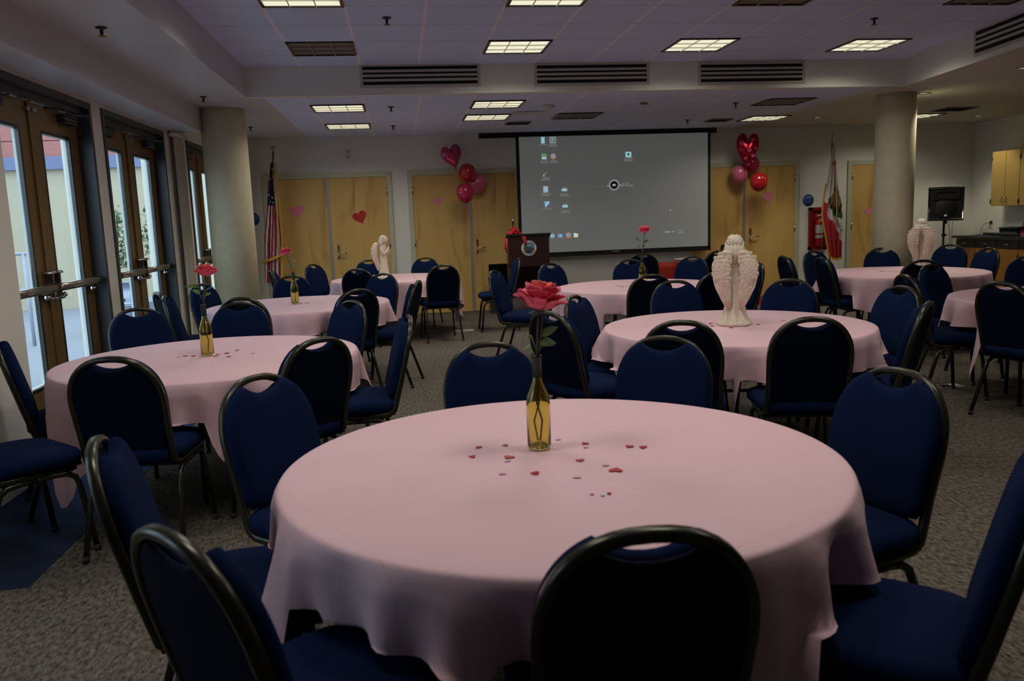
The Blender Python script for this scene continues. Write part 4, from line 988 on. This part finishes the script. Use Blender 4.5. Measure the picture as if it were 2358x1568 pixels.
# ================================================================ FLAGS
def flag(loc, lab, lean, width, col, mats, seed, fringe, zt=2.43, zb=.60, extra=None, pole_h=2.55, finial='spear', fy=-.06, shift=lambda v: 0):
    t = thing('standing_flag', lab, 'flag', loc)
    MB().lathe([(.001, 0), (.15, 0), (.155, .02), (.12, .035), (.05, .05), (.03, .09), (.001, .09)], n=28).build('stand', M['goldmetal'], t)
    MB().tube([(0, 0, .05), (lean*pole_h, 0, pole_h)], .0135, 10).build('pole', M['brass'], t)
    fm = MB(); b = Vector((lean*pole_h, 0, pole_h))
    if finial == 'spear': fm.lathe([(.008, 0), (.022, .01), (.018, .03), (.008, .04), (.024, .07), (.012, .12), (.001, .19)], tuple(b), 14)
    else: fm.lathe([(.008, 0), (.020, .01), (.014, .03), (.022, .05), (.006, .08), (.001, .10)], tuple(b), 14).box((b.x-.055, -.004, b.z+.055), (b.x+.055, .004, b.z+.085))
    fm.build('finial', M['goldmetal'], t)
    nu, nv = 44, 90; g = []; mis = []
    for j in range(nv+1):
        v = j/nv; z = zt+(zb-zt)*v; w = width(v); row = []
        for i in range(nu+1):
            u = i/nu; x = lean*z+shift(v)+(u-.5)*w; y = fy+.026*sin(u*3.2*2*pi+seed+v*1.2)*min(1, .3+v)+.010*sin(u*6*2*pi+v*3)
            row.append((x, y, z-.05*(1-abs(u-.55)*2)*(v > .9)*(v-.9)*10*.6))
        g.append(row)
    n = nu+1; vs = [p for r_ in g for p in r_]; mb = MB(); o = 0; mb.v = [tuple(p) for p in vs]
    for j in range(nv):
        for i in range(nu):
            mb.f.append([j*n+i, j*n+i+1, (j+1)*n+i+1, (j+1)*n+i]); mb.mi.append(col((i+.5)/nu, (j+.5)/nv)); mb.sm.append(True)
    cl = mb.build('flag_cloth', mats, t, fix=False); md = cl.modifiers.new('thickness', 'SOLIDIFY'); md.thickness = .002
    fr = MB()
    for side in fringe:
        if side == 'r': rows = [[tuple(Vector(g[j][-1])+Vector((0, -.004, 0))), tuple(Vector(g[j][-1])+Vector((.028+.006*(j % 2), -.004, -.006)))] for j in range(nv+1)]
        if side == 'l': rows = [[tuple(Vector(g[j][0])+Vector((0, -.004, 0))), tuple(Vector(g[j][0])+Vector((-.028-.006*(j % 2), -.004, -.006)))] for j in range(nv//3, nv+1)]
        if side == 'b': rows = [[tuple(Vector(g[-1][i])+Vector((0, -.004, 0))), tuple(Vector(g[-1][i])+Vector((0, -.004, -.04)))] for i in range(nu+1)]
        if side == 'c': continue
        fr.loft(rows, 0, False, False, closed=False)
    fo = fr.build('fringe', M['gold'], t, fix=False); md = fo.modifiers.new('thickness', 'SOLIDIFY'); md.thickness = .004
    cd_ = MB().tube([(lean*2.42, -.05, 2.44), (lean*2.2+.02, -.10, 2.1), (lean*2+.05, -.105, 1.4), (lean*2+.04, -.10, .95)], .008, 6); cd_.build('cord', M['gold'], t)
    if extra: extra(t, g)
    return t
def us_col(u, v):
    if v < .36 and u < .86: return 2
    s = int((u*9+v*1.6))
    return 0 if s % 2 else 1
def us_stars(t, g):
    m = MB()
    for (u, v) in ((.2, .14), (.55, .12), (.35, .20), (.7, .2), (.15, .27), (.5, .29), (.78, .3), (.3, .33), (.6, .06), (.62, .335)):
        p = g[int(v*90)][int(u*44)]; star = []
        for k in range(10):
            a = pi/2+k*pi/5; r_ = .022 if k % 2 == 0 else .009; star.append((p[0]+r_*cos(a)*.7, p[2]+r_*sin(a)))
        m.prism(star, p[1]-.012, p[1]-.004, 'xz')
    m.build('stars', M['f_white'], t)
    # tie-back band of gold fringe low on the drape
    a, b = g[74][0], g[71][-1]; MB().tube([(a[0]-.02, -.095, a[2]-.02), ((a[0]+b[0])/2, -.115, (a[2]+b[2])/2), (b[0]+.03, -.095, b[2]+.03)], rect=(.022, .006), n=8, up=(0, 0, 1)).build('fringe_band', M['gold'], t)
flag((-2.02, 12.93, 0), 'striped red and white flag with starred blue corner on a leaning gold pole', .072, lambda v: .05+.20*min(1, v*1.6)-.03*max(0, v-.75), us_col, [M['f_red'], M['f_white'], M['f_blue']], .5, 'r', zt=2.44, zb=.66, extra=us_stars, finial='eagle', pole_h=2.60, shift=lambda v: -.005)
def ca_col(u, v):
    # white field, brown bear, green ground, white letter band, red stripe at the lower edge
    if v > .86-.30*(1-u)*1.0+.02*sin(u*9): return 0
    if v > .50+.10*u and u < .18+.10*(v-.5): return 0
    if v > .86 : return 0
    e = ((u-.62)/.36)**2+((v-.47-.05*sin(u*6))/.075)**2
    if e < 1 and sin(u*23+v*40) > -.75: return 3
    if v > .545 and v < .63+.06*u and u > .42: return 2 if v-.06*u < .60 else 1
    return 1
def ca_extra(t, g):
    # red star, bear limbs and head, lettering
    def at(u, v): return g[int(v*90)][int(u*44)]
    p = at(.5, .16); st = []
    for k in range(10):
        a = pi/2+k*pi/5+.3; r_ = .045 if k % 2 == 0 else .018; st.append((p[0]+r_*cos(a)*.8, p[2]+r_*sin(a)))
    MB().prism(st, -.100, -.092, 'xz').build('star', M['f_red'], t)
    m = MB()
    m.sphere((at(.60, .47)[0], -.098, at(.60, .47)[2]), .062, 16, sc=(1.0, .12, 1.7)); 
    for s, e in (((.40, .47), (.30, .56)), ((.55, .50), (.52, .58)), ((.76, .48), (.80, .60)), ((.88, .46), (.95, .56))):
        a, b = at(*s), at(min(.99, e[0]), e[1]); m.tube([(a[0], -.096, a[2]), (b[0], -.096, b[2])], rect=(.016, .006), n=8)
    m.build('bear_emblem', M['f_brown'], t)
    tx = text_mb('REPUBLIC', .078, .002); a = at(.35, .62); b = at(.95, .80)
    ang = math.atan2(b[2]-a[2], b[0]-a[0])
    mm = Matrix.Translation((a[0]*.46+b[0]*.54+.01, -.105, a[2]*.46+b[2]*.54+.02)) @ Matrix.Rotation(-ang, 4, 'Y') @ Matrix.Rotation(pi/2, 4, 'X')
    tx.xf(mm).build('lettering', M['f_text'], t)
flag((7.09, 12.93, 0), 'white flag with bear, red star and the word REPUBLIC on a gold pole', .0, lambda v: .03+.30*min(1, v/.62)-.14*max(0, (v-.62)/.38), ca_col, [M['f_red'], M['f_white'], M['f_green'], M['f_brown']], 1.4, 'lb', zt=2.47, zb=.66, extra=ca_extra, pole_h=2.52, shift=lambda v: .0+.075*max(0, v-.55)/.45)

# ================================================================ PROJECTION SCREEN
sx0, sx1, sz0, sz1, sy = 1.875, 5.085, .865, 2.80, YW-.15
t = thing('projection_screen', 'pull-down projection screen showing a computer desktop, before the back wall', 'screen', (3.48, sy, 1.85)); ox, oz = 3.48, 1.85
MB().box((1.29-ox, -.055, 2.745-oz), (5.185-ox, .055, ZS-oz), bev=.008).build('roller_case', M['screenblack'], t)
MB().box((sx0+.052-ox, -.002, sz0+.05-oz), (sx1-.045-ox, .002, 2.75-oz)).build('picture_area', M['screen'], t)
bd = MB(); bd.box((sx0-ox, -.0035, sz0-oz), (sx0+.052-ox, .0035, 2.75-oz)).box((sx1-.045-ox, -.0035, sz0-oz), (sx1-ox, .0035, 2.75-oz)).box((sx0-ox, -.0035, sz0-oz), (sx1-ox, .0035, sz0+.05-oz)); bd.build('black_border', M['screenblack'], t)
MB().tube([(sx0-ox, 0, sz0-oz-.008), (sx1-ox, 0, sz0-oz-.008)], .016, 10).build('weight_bar', M['screenblack'], t)
MB().box((3.40-ox, -.007, .883-oz), (3.53-ox, -.0036, .897-oz)).build('maker_badge', M['label'], t)
def icon(px, pz, kind, cap=None):
    x, z = px-ox, pz-oz; m = MB(); y = -.0035
    A = lambda a, b_, c_, d, k=0: m.box((x+a, y, z+b_), (x+c_, y+.0012, z+d), k)
    mats = [M['ic_w'], M['ic_b'], M['ic_c'], M['ic_o'], M['ic_g'], M['ic_y'], M['ic_n']]
    if kind == 'bin': A(-.028, -.05, .028, .04, 2); A(-.034, .04, .034, .052, 0); A(-.012, -.04, .012, .03, 1)
    elif kind == 'R': A(-.05, -.05, .05, .05, 0); A(-.042, -.042, .042, .042, 6); 
    elif kind == 'pic': A(-.042, .01, .042, .045, 4); A(-.042, -.045, .042, -.0, 0); A(-.03, -.03, .02, -.012, 2)
    elif kind == 'ball': m.lathe([(.001, 0), (.046, 0), (.046, .001), (.001, .001)], (x, y, z), 24, 3, axis='y'); m.lathe([(.001, 0), (.028, 0), (.028, .001), (.001, .001)], (x-.005, y-.0015, z+.006), 20, 1, axis='y')
    elif kind == 'swoosh': m.prism([(x-.03, z-.02), (x+.04, z+.015), (x+.042, z+.028), (x-.02, z+.0)], y, y+.001, 'xz', 4); A(-.03, -.045, -.005, -.02, 0)
    elif kind == 'win': A(-.04, -.05, .04, .05, 0); A(-.028, -.03, .028, .038, 1); A(-.015, -.02, .012, .03, 0)
    elif kind == 'arrow': A(-.042, -.01, .045, .05, 1); m.prism([(x+.045, z+.05), (x-.01, z+.045), (x-.03, z-.05), (x+.0, z-.03)], y-.001, y, 'xz', 2)
    elif kind == 'folder': A(-.045, -.02, .045, .02, 2); A(-.03, .03, .03, .036, 0); A(-.012, -.012, .012, .012, 0); A(.034, -.016, .045, .0, 3)
    elif kind == 'disk': A(-.048, -.045, .048, .045, 2); m.lathe([(.001, 0), (.016, 0), (.016, .001), (.001, .001)], (x, y-.0015, z+.005), 16, 6, axis='y'); A(.03, -.05, .05, -.035, 3)
    elif kind == 'e': m.lathe([(.018, 0), (.034, 0), (.034, .001), (.018, .001), (.018, 0)], (x, y, z), 24, 2, caps=False, axis='y'); A(-.03, -.006, .03, .006, 2)
    elif kind == 'X': A(-.035, -.03, .035, .03, 1); A(-.012, -.018, .02, .018, 0)
    elif kind == 'ex': A(-.036, -.03, .036, .03, 5); A(-.036, .02, -.0, .036, 2); A(-.02, -.02, .02, .0, 2)
    m.build('desktop_icon', mats, t)
    if kind == 'R':
        q = text_mb('R', .085, .001).xf(Matrix.Translation((x, y-.0015, z)) @ Matrix.Rotation(pi/2, 4, 'X')); q.build('icon_letter', M['ic_w'], t)
    if cap:
        q = MB(); rr = random.Random(int(px*100+pz*10))
        for ln_ in range(cap):
            wd_ = rr.uniform(.05, .075); xx = -wd_
            while xx < wd_: l_ = rr.uniform(.008, .02); q.box((x+xx, y, z-.075-.026*ln_), (x+xx+l_, y+.001, z-.066-.026*ln_)); xx += l_+.006
        q.build('icon_caption', M['ic_t'], t)
for a in ((2.313, 2.690, 'bin', 1), (2.474, 2.690, 'R', 2), (2.325, 2.437, 'pic', 2), (2.473, 2.436, 'ball', 2), (2.330, 2.169, 'swoosh', 2), (2.335, 1.923, 'win', 2), (2.640, 1.905, 'folder', 2), (2.345, 1.683, 'arrow', 1), (2.645, 1.645, 'folder', 2), (3.705, 2.431, 'disk', 2),
          (2.422, 1.180, 'e', 0), (2.551, 1.177, 'X', 0), (2.687, 1.178, 'ball', 0), (2.809, 1.174, 'ex', 0)): icon(*a)
q = MB(); z = 1.16-oz
for x_, s in ((4.27, .004), (4.32, .012), (4.365, .012), (4.41, .005), (4.45, .010)): q.box((x_-ox-s, -.0035, z-s+.01), (x_-ox+s, -.002, z+s+.01))
q.build('tray_icon', M['ic_w'], t)
q = MB()
for k in range(5): q.box((4.53+k*.018-ox, -.0035, z+.02), (4.542+k*.018-ox, -.002, z+.034)); q.box((4.53+k*.018-ox, -.0035, z-.014), (4.542+k*.018-ox, -.002, z+.0))
q.build('clock_digits', M['ic_t'], t)
q = MB().prism([(4.395-ox, 1.545-oz), (4.395-ox, 1.505-oz), (4.404-ox, 1.514-oz), (4.415-ox, 1.515-oz)], -.0035, -.002, 'xz'); q.build('mouse_pointer', M['ic_w'], t)
q = MB(); lx, lz = 3.46-ox, 1.957-oz
q.lathe([(.066, 0), (.088, 0), (.088, .001), (.066, .001), (.066, 0)], (lx, -.0035, lz), 36, 0, caps=False, axis='y')
q.lathe([(.001, 0), (.062, 0), (.062, .001), (.001, .001)], (lx, -.0035, lz), 30, 1, axis='y'); q.sphere((lx, -.004, lz), .02, 10, 2, sc=(1.6, .05, .8)); q.box((lx-.05, -.005, lz-.04), (lx+.05, -.0038, lz-.022), 1)
q.sphere((lx-.105, -.0035, lz-.01), .014, 8, 0, sc=(1, .1, 1)); q.sphere((lx+.105, -.0035, lz-.01), .014, 8, 0, sc=(1, .1, 1))
q.build('city_seal', [M['ic_t'], M['ic_n'], M['ic_w']], t)
for s_, z_, sz_ in (('CITY OF', 1.976, .032), ('El Monte', 1.942, .052)):
    q = text_mb(s_, sz_, .001, 'LEFT').xf(Matrix.Translation((3.585-ox, -.0035, z_-oz)) @ Matrix.Rotation(pi/2, 4, 'X')); q.build('lettering', M['ic_t'], t)

# ================================================================ LECTERN, BOW, MICROPHONE
LX, LY = 1.86, 12.15; LR = R(-4)
t = thing('lectern', 'dark mahogany lectern with round city seal, left of the screen', 'lectern', (LX, LY, 0), LR)
MB().box((-.27, -.20, 0), (.27, .24, .80), bev=.008).build('pedestal', M['lectern'], t)
MB().prism([(-.235, .78), (.25, .78), (.25, 1.13), (-.235, 1.235)], -.30, .30, 'yz').build('reading_box', M['lectern'], t)
MB().prism([(-.265, 1.232), (.27, 1.118), (.27, 1.143), (-.265, 1.258)], -.325, .325, 'yz').build('sloping_top', M['black'], t)
MB().box((-.302, -.20, .02), (-.2705, .22, .775)).build('side_panel', M['lecternside'], t)
def disc(mb, r, y, mi, cx=0, cz=0, n=40): return mb.lathe([(.001, 0), (r, 0), (r, .0015), (.001, .0015)], (cx, y, cz), n, mi, False, axis='y')
m = MB(); cz = 1.045; y0 = -.2385
disc(m, .112, y0, 0, 0, cz); disc(m, .078, y0-.002, 1, 0, cz); disc(m, .066, y0-.004, 2, 0, cz)
def clip(pts, r=.066):
    o = []
    for a, b_ in pts:
        d = math.hypot(a, b_); k = min(1, r/d) if d > 0 else 1; o.append((a*k, cz+b_*k))
    return o
m.prism(clip([(-.07, -.01), (-.045, .015), (-.02, .03), (0, .012), (.02, .028), (.045, .01), (.07, -.005), (.06, -.03), (-.06, -.03)]), y0-.0055, y0-.0040, 'xz', 3)
m.prism(clip([(-.07, -.02), (-.02, -.005), (.03, -.02), (.065, -.01), (.055, -.04), (0, -.06), (-.055, -.04)]), y0-.0070, y0-.0055, 'xz', 4)
m.prism(clip([(-.06, -.035), (0, -.02), (.05, -.045), (.02, -.065), (-.03, -.06)]), y0-.0082, y0-.0070, 'xz', 1)
m.prism([(-.098, cz-.02), (-.05, cz-.045), (-.055, cz-.066), (-.104, cz-.042)], y0-.0085, y0-.0030, 'xz', 5); m.prism([(.098, cz-.02), (.05, cz-.045), (.055, cz-.066), (.104, cz-.042)], y0-.0085, y0-.0030, 'xz', 5)
em = m.build('city_seal', [M['ring_white'], M['ring_blue'], M['seal_sky'], M['seal_brown'], M['seal_green'], M['seal_gold']], t)
tx = MB()
for s_, a0, a1, up in (('CITY OF EL MONTE', 150, 30, 1), ('CALIFORNIA', 222, 318, -1)):
    for k, ch in enumerate(s_):
        if ch == ' ': continue
        a = R(a0+(a1-a0)*k/(len(s_)-1)); l = text_mb(ch, .026, .001)
        l.xf(Matrix.Translation((.095*cos(a), y0-.003, cz+.095*sin(a))) @ Matrix.Rotation(-(a-pi/2 if up > 0 else a+pi/2), 4, 'Y') @ Matrix.Rotation(pi/2, 4, 'X')); tx.add(l.v, l.f)
tx.build('seal_lettering', M['ring_blue'], em)
# bow
bx, by, bz = LX-.20, LY-.10, 1.235
t = thing('ribbon_bow', 'big red ribbon bow with trailing tails on the lectern top', 'bow', (bx, by, bz), 0); rr = random.Random(9); m = MB()
for k in range(34):
    a = rr.uniform(0, 2*pi); el = rr.uniform(.05, 1.35); d = Vector((cos(a)*cos(el), sin(a)*cos(el)*.8, sin(el))); L_ = rr.uniform(.09, .135); sd = d.cross(Vector((rr.uniform(-1, 1), rr.uniform(-1, 1), rr.uniform(-1, 1)))).normalized(); nn = d.cross(sd)
    rows = []
    for q in range(11):
        u = q/10*2*pi; c_ = d*(L_*(1-cos(u))/2)+nn*(.024*sin(u)); rows.append([tuple(c_-sd*.014), tuple(c_+sd*.014)])
    m.loft(rows, 0, True, False, closed=False)
o = m.build('loops', M['ribbon'], t, fix=False); md = o.modifiers.new('thickness', 'SOLIDIFY'); md.thickness = .0015
for pts in ([(.09, -.10, .0), (.13, -.155, -.02), (.135, -.155, -.10), (.12, -.152, -.17)], [(.06, -.12, .01), (.10, -.158, -.02), (.115, -.160, -.09), (.14, -.156, -.14)], [(-.08, -.08, 0), (-.135, -.12, -.05), (-.14, -.13, -.16), (-.15, -.12, -.24)], [(-.09, -.05, .01), (-.15, -.08, -.06), (-.16, -.09, -.2)]):
    rows = [[tuple(Vector(p)+Vector((-.010, 0, 0))), tuple(Vector(p)+Vector((.010, -.003, 0)))] for p in pts]
    o = MB().loft(rows, 0, True, False, closed=False).build('ribbon_tail', M['ribbon'], t, fix=False); md = o.modifiers.new('thickness', 'SOLIDIFY'); md.thickness = .0015
t = thing('microphone', 'gooseneck microphone with silver head rising behind the bow', 'microphone', (LX-.20, LY+.05, 1.19), 0)
MB().tube([(0, 0, 0), (0, 0, .17), (.002, -.01, .21)], .006, 8).build('gooseneck', M['black'], t); MB().lathe([(.009, .19), (.014, .23), (.016, .245)], n=14).build('handle', M['black'], t); MB().sphere((.002, -.005, .262), .022, 14).build('grille', M['chrome'], t)

# ================================================================ RED TABLE, LAPTOP
rx0, rx1, ry0, ry1 = 3.50, 5.22, 11.62, 12.22
t = thing('rectangular_table', 'folding table hidden under the red cover before the screen', 'table', ((rx0+rx1)/2, (ry0+ry1)/2, 0))
MB().box((-.78, -.24, .70), (.78, .24, .725)).build('tabletop', M['tabletop'], t)
for sx in (-1, 1):
    for s_ in (-1, 1): MB().tube([(sx*.66, s_*.18, 0), (sx*.66, s_*.18, .70)], .014, 8).build('leg', M['black_metal'], t)
m = MB(); rings = []
for k in range(9):
    v = k/8; z_ = .735-.66*max(0, v-.06)/.94; e = .02*v; ring = []
    N_ = 160
    per = []
    for i in range(N_):
        a = 2*pi*i/N_; ca, sa = cos(a), sin(a); d = (abs(ca)**14+abs(sa)**14)**(1/14)
        f = (1+ (0 if v < .1 else v*.035*sin(i*.9)+.02*v*sin(i*.37)))
        cnr = max(0, abs(ca*sa)*2-.6)*v*.32
        ring.append(((rx0+rx1)/2+((rx1-rx0)/2*(1)+e)*ca/d*f**.3+cnr*math.copysign(.4, ca), (ry0+ry1)/2+((ry1-ry0)/2+e)*sa/d*f+cnr*math.copysign(.3, sa), z_))
    rings.append(ring)
rings.insert(0, [((rx0+rx1)/2+(p[0]-(rx0+rx1)/2)*.01, (ry0+ry1)/2+(p[1]-(ry0+ry1)/2)*.01, .735) for p in rings[0]])
m.loft(rings, 0, True, True); m.f = [f for f in m.f if not (len(f) > 8 and all(m.v[i][2] < .2 for i in f))]; m.mi = m.mi[:len(m.f)]; m.sm = m.sm[:len(m.f)]
o = m.build('table_cover', M['redcloth'], fix=False); tag(o, 'bright red cover draped over the long table before the screen', 'tablecloth')
t = thing('foil_tray', 'white serving tray on the left end of the red table', 'tray', (4.17, 11.72, .737)); m = MB().lathe([(.14, 0), (.17, .055), (.185, .06), (.185, .066), (.165, .062), (.135, .006), (.001, .006)], n=32); m.build('tray_body', M['napkin'], t)
t = thing('laptop', 'open dark laptop on the red table, below the screen corner', 'laptop', (4.80, 11.95, .737), R(200))
MB().box((-.17, -.12, 0), (.17, .12, .018), bev=.005).build('base', M['black'], t); MB().prism([(.12, .018), (.19, .245), (.182, .247), (.112, .018)], -.17, .17, 'yz').build('lid', M['laptop'], t)

# ================================================================ LOUDSPEAKER
t = thing('speaker_stand', 'black tripod stand carrying the loudspeaker in the back right corner', 'stand', (8.94, 12.65, 0))
MB().tube([(0, 0, .10), (0, 0, 1.18)], .0175, 12).build('pole', M['black_metal'], t); MB().lathe([(.03, .66), (.034, .68), (.034, .76), (.03, .78)], n=16).tube([(0, 0, .72), (.07, 0, .72)], .010, 8).build('collar', M['black_metal'], t)
MB().lathe([(.028, .92), (.03, .97)], n=16).tube([(0, 0, .945), (.055, 0, .945)], .012, 8).build('height_knob', M['black_metal'], t)
for k in range(3):
    a = R(205+120*k); lg = MB().tube([(.03*cos(a), .03*sin(a), .70), (.48*cos(a), .48*sin(a), .02)], rect=(.013, .010), n=8).build('leg', M['black_metal'], t)
    MB().tube([(.02*cos(a), .02*sin(a), .28), (.30*cos(a), .30*sin(a), .295)], .008, 6).build('brace', M['black_metal'], t)
    MB().lathe([(.02, 0), (.02, .03), (.012, .035)], (.485*cos(a), .485*sin(a), 0), 12).build('foot', M['glide'], lg)
t = thing('loudspeaker', 'black two-way loudspeaker on the tripod beside the round column', 'loudspeaker', (8.93, 12.62, 1.185), R(-32)); w_, h_ = .262, .55
MB().prism([(-w_, -.15), (w_, -.15), (w_*.72, .17), (-w_*.72, .17)], 0, h_, 'xy').build('cabinet', M['black'], t)
f = MB(); f.box((-w_, -.172, 0), (w_, -.15, .035), bev=.008).box((-w_, -.172, h_-.035), (w_, -.15, h_), bev=.008).box((-w_, -.172, 0), (-w_+.03, -.15, h_), bev=.008).box((w_-.03, -.172, 0), (w_, -.15, h_), bev=.008); f.build('front_bezel', M['black_metal'], t)
MB().prism([(-.20, .345), (.20, .345), (.16, .375), (-.16, .375)], -.168, -.148, 'xz').prism([(-.20, .50), (.20, .50), (.12, .47), (-.12, .47)], -.168, -.148, 'xz').prism([(-.20, .345), (-.16, .375), (-.12, .47), (-.20, .50)], -.168, -.148, 'xz').prism([(.20, .345), (.16, .375), (.12, .47), (.20, .50)], -.168, -.148, 'xz').build('horn', M['black_metal'], t)
MB().lathe([(.17, .004), (.16, 0), (.155, -.003), (.001, -.004)], (0, -.153, .19), 36, axis='y').build('woofer_grille', M['black'], t)
MB().box((-.022, -.176, .075), (.022, -.168, .11), bev=.002).build('badge', M['label'], t)
MB().box((-.03, -.10, -.05), (.03, -.0, 0)).build('pole_socket', M['black_metal'], t)
t = thing('speaker_cable', 'thin black cables hanging below the loudspeaker', 'cable', (9.02, 12.68, 0))
MB().tube([(.06, .06, 1.17), (.10, .05, .9), (.05, .05, .5), (.10, .05, .05), (.2, .1, .006)], .004, 6).tube([(.14, .06, 1.17), (.13, .05, .8), (.15, .05, .4), (.12, .06, .05), (.22, .0, .006)], .004, 6).build('cable', M['black'], t)

# ================================================================ KITCHEN WALL
cf = 9.57
def upper(y1, y0, lab, zb=1.395, zt=2.262):
    t = thing('wall_cabinet', lab, 'cabinet', ((cf+XR)/2, (y0+y1)/2, zb), 0, 'maple wall cabinets'); hx = (XR-cf)/2; hy = (y1-y0)/2; H = zt-zb
    MB().box((-hx+.02, -hy, 0), (hx, hy, H)).build('body', M['maple_up'], t)
    for s in (-1, 1):
        d = MB().box((-hx, s*.004, .004), (-hx+.02, s*(hy-.004), H-.004)).build('door', M['maple_up'], t)
        MB().tube([(-hx, s*.045, .06), (-hx-.03, s*.045, .06), (-hx-.03, s*.045, .15), (-hx, s*.045, .15)], .006, 8).build('handle', M['chrome'], d)
        for z_ in (.08, H-.1): MB().tube([(-hx-.004, s*(hy-.003), z_-.04), (-hx-.004, s*(hy-.003), z_+.04)], .009, 8).build('hinge', M['black_metal'], d)
upper(12.40, 11.78, 'maple wall cabinet nearest the back corner'); upper(11.775, 11.1, 'maple wall cabinet under the dark foliage, at the right picture edge'); upper(11.095, 10.4, 'maple wall cabinet beyond the right picture edge')
bf = 9.34
def base_cab(y1, y0, lab):
    t = thing('base_cabinet', lab, 'cabinet', ((bf+XR)/2, (y0+y1)/2, 0), 0, 'orange maple base cabinets'); hx = (XR-bf)/2; hy = (y1-y0)/2
    MB().box((-hx+.02, -hy, .09), (hx, hy, .875)).build('body', M['maple_base'], t); MB().box((-hx+.06, -hy, 0), (hx, hy, .09)).build('toe_kick', M['black'], t)
    dr = MB().box((-hx, -hy+.004, .735), (-hx+.02, hy-.004, .865)).build('drawer', M['drawer'], t); MB().tube([(-hx, -.045, .80), (-hx-.028, -.045, .80), (-hx-.028, .045, .80), (-hx, .045, .80)], .006, 8).build('handle', M['chrome'], dr)
    dd = MB().box((-hx, -hy+.004, .10), (-hx+.02, hy-.004, .725)).build('door', M['maple_base'], t); MB().tube([(-hx-.003, -hy+.012, .56), (-hx-.003, -hy+.012, .66)], .008, 8).build('hinge', M['black_metal'], dd)
for y1, y0, l in ((12.88, 12.40, 'orange maple base cabinet, end unit in the back corner'), (12.395, 11.92, 'orange maple base cabinet, second from the back corner'), (11.915, 11.44, 'orange maple base cabinet, third from the back corner'), (11.435, 10.96, 'orange maple base cabinet, fourth from the back corner, at the picture edge'), (10.955, 10.4, 'orange maple base cabinet beyond the right picture edge')): base_cab(y1, y0, l)
o = MB().box((9.30, 10.35, .88), (XR, 12.95, .915), bev=.006).build('countertop', M['counter']); tag(o, 'dark laminate kitchen countertop along the right wall', 'countertop')
o = MB().box((XR-.018, 10.35, .916), (XR, 12.95, .95)).build('backsplash', M['counter']); tag(o, 'low dark backsplash strip behind the kitchen counter', 'backsplash')
t = thing('wall_outlet', 'ivory power outlet above the counter in the corner', 'outlet', (XR, 12.78, 1.09)); MB().box((-.006, -.038, -.06), (0, .038, .06), bev=.002).build('cover_plate', M['ivory'], t); MB().box((-.035, -.02, .012), (-.006, .012, .04), bev=.004).build('plug', M['black'], t)
t = thing('power_cord', 'grey cord looping from the outlet down to the counter', 'cord', (XR, 12.8, 0)); MB().tube([(-.035, .0, 1.115), (-.06, .05, 1.11), (-.07, .10, 1.05), (-.08, .12, .97), (-.09, .13, .922), (-.14, .15, .922)], .004, 6).build('cord', M['frame_grey'], t)
t = thing('storage_box', 'dark box standing on the kitchen counter', 'box', (9.70, 11.98, .916)); MB().box((-.13, -.20, 0), (.13, .20, .135), bev=.008).build('box_body', M['counter'], t); MB().box((-.135, -.205, .115), (.135, .205, .14), bev=.008).build('lid', M['counter'], t)
t = thing('serving_tray', 'flat black tray on the counter before the dark box', 'tray', (9.55, 12.02, .916)); MB().box((-.04, -.38, 0), (.0, .30, .035), bev=.006).build('tray', M['black'], t)
t = thing('gift_bag', 'magenta gift bag with looped handles on the counter at the picture edge', 'bag', (9.56, 11.50, .916)); MB().box((-.06, -.12, 0), (.06, .12, .16), bev=.004).build('bag_body', M['magenta'], t)
for s in (-1, 1):
    for q in (-1, 1): MB().tube([(s*.05, q*.05-.03, .155), (s*.05, q*.05-.025, .21), (s*.05, q*.05, .235), (s*.05, q*.05+.025, .21), (s*.05, q*.05+.03, .155)], .006, 6).build('handle', M['magenta'], t)
t = thing('artificial_foliage', 'dark bushy foliage lying on top of the wall cabinets', 'plant', (9.72, 11.35, 2.265)); mb = MB(); rr = random.Random(8)
for _ in range(620):
    y_ = rr.uniform(-.4, .42); hgt = .19*math.sqrt(max(0, 1-((y_)/.46)**2)); p_ = (rr.uniform(-.12, .1), y_, rr.uniform(0.01, hgt)); leaf_quad(mb, p_, (rr.uniform(-1, 1), rr.uniform(-1, 1), rr.uniform(-.2, 1)), .07, .035)
mb.build('leaves', M['darkleaf'], t); s = MB()
for k in range(6): s.tube([(0, -.35+k*.14, .0), (.02, -.33+k*.14, .1), (-.03, -.28+k*.14, .16)], .005, 5)
s.tube([(-.1, .45, .01), (-.12, .62, .03), (-.12, .78, .006)], .004, 5); s.build('stems', M['stem'], t)

# ================================================================ FLOOR THINGS
o = MB().box((-2.38, 3.58, 0), (-1.67, 6.6, .003), bev=.001).build('door_mat', M['mat']); tag(o, 'long blue door mat on the carpet before the glass doors', 'mat')
for x, y, l in ((.78, 11.02, 'metal floor outlet plate in the carpet before the lectern'), (4.36, 6.06, 'metal floor outlet plate beside the right edge table')):
    t = thing('floor_outlet', l, 'floor outlet', (x, y, .0)); MB().box((-.13, -.07, 0), (.13, .07, .004), bev=.0015).build('cover', M['plate'], t); MB().box((-.05, -.035, .0035), (.05, .035, .0055)).build('flap', M['black_metal'], t)
t = thing('door_kick_panel', 'low dark panel leaning on the maple door behind the lectern', 'panel', (1.50, 12.9, 0)); MB().box((-.16, -.02, 0), (.16, .02, .78), bev=.004).build('panel', M['black'], t)
t = thing('blue_tote', 'pale blue tote bag on the floor in the kitchen corner', 'bag', (9.19, 12.02, 0)); MB().box((-.09, -.07, 0), (.09, .07, .62), bev=.02).build('bag_body', M['confwhite'], t)
MB().tube([(-.05, 0, .61), (-.04, 0, .70), (.04, 0, .70), (.05, 0, .61)], .005, 6).build('handle', M['confwhite'], t)
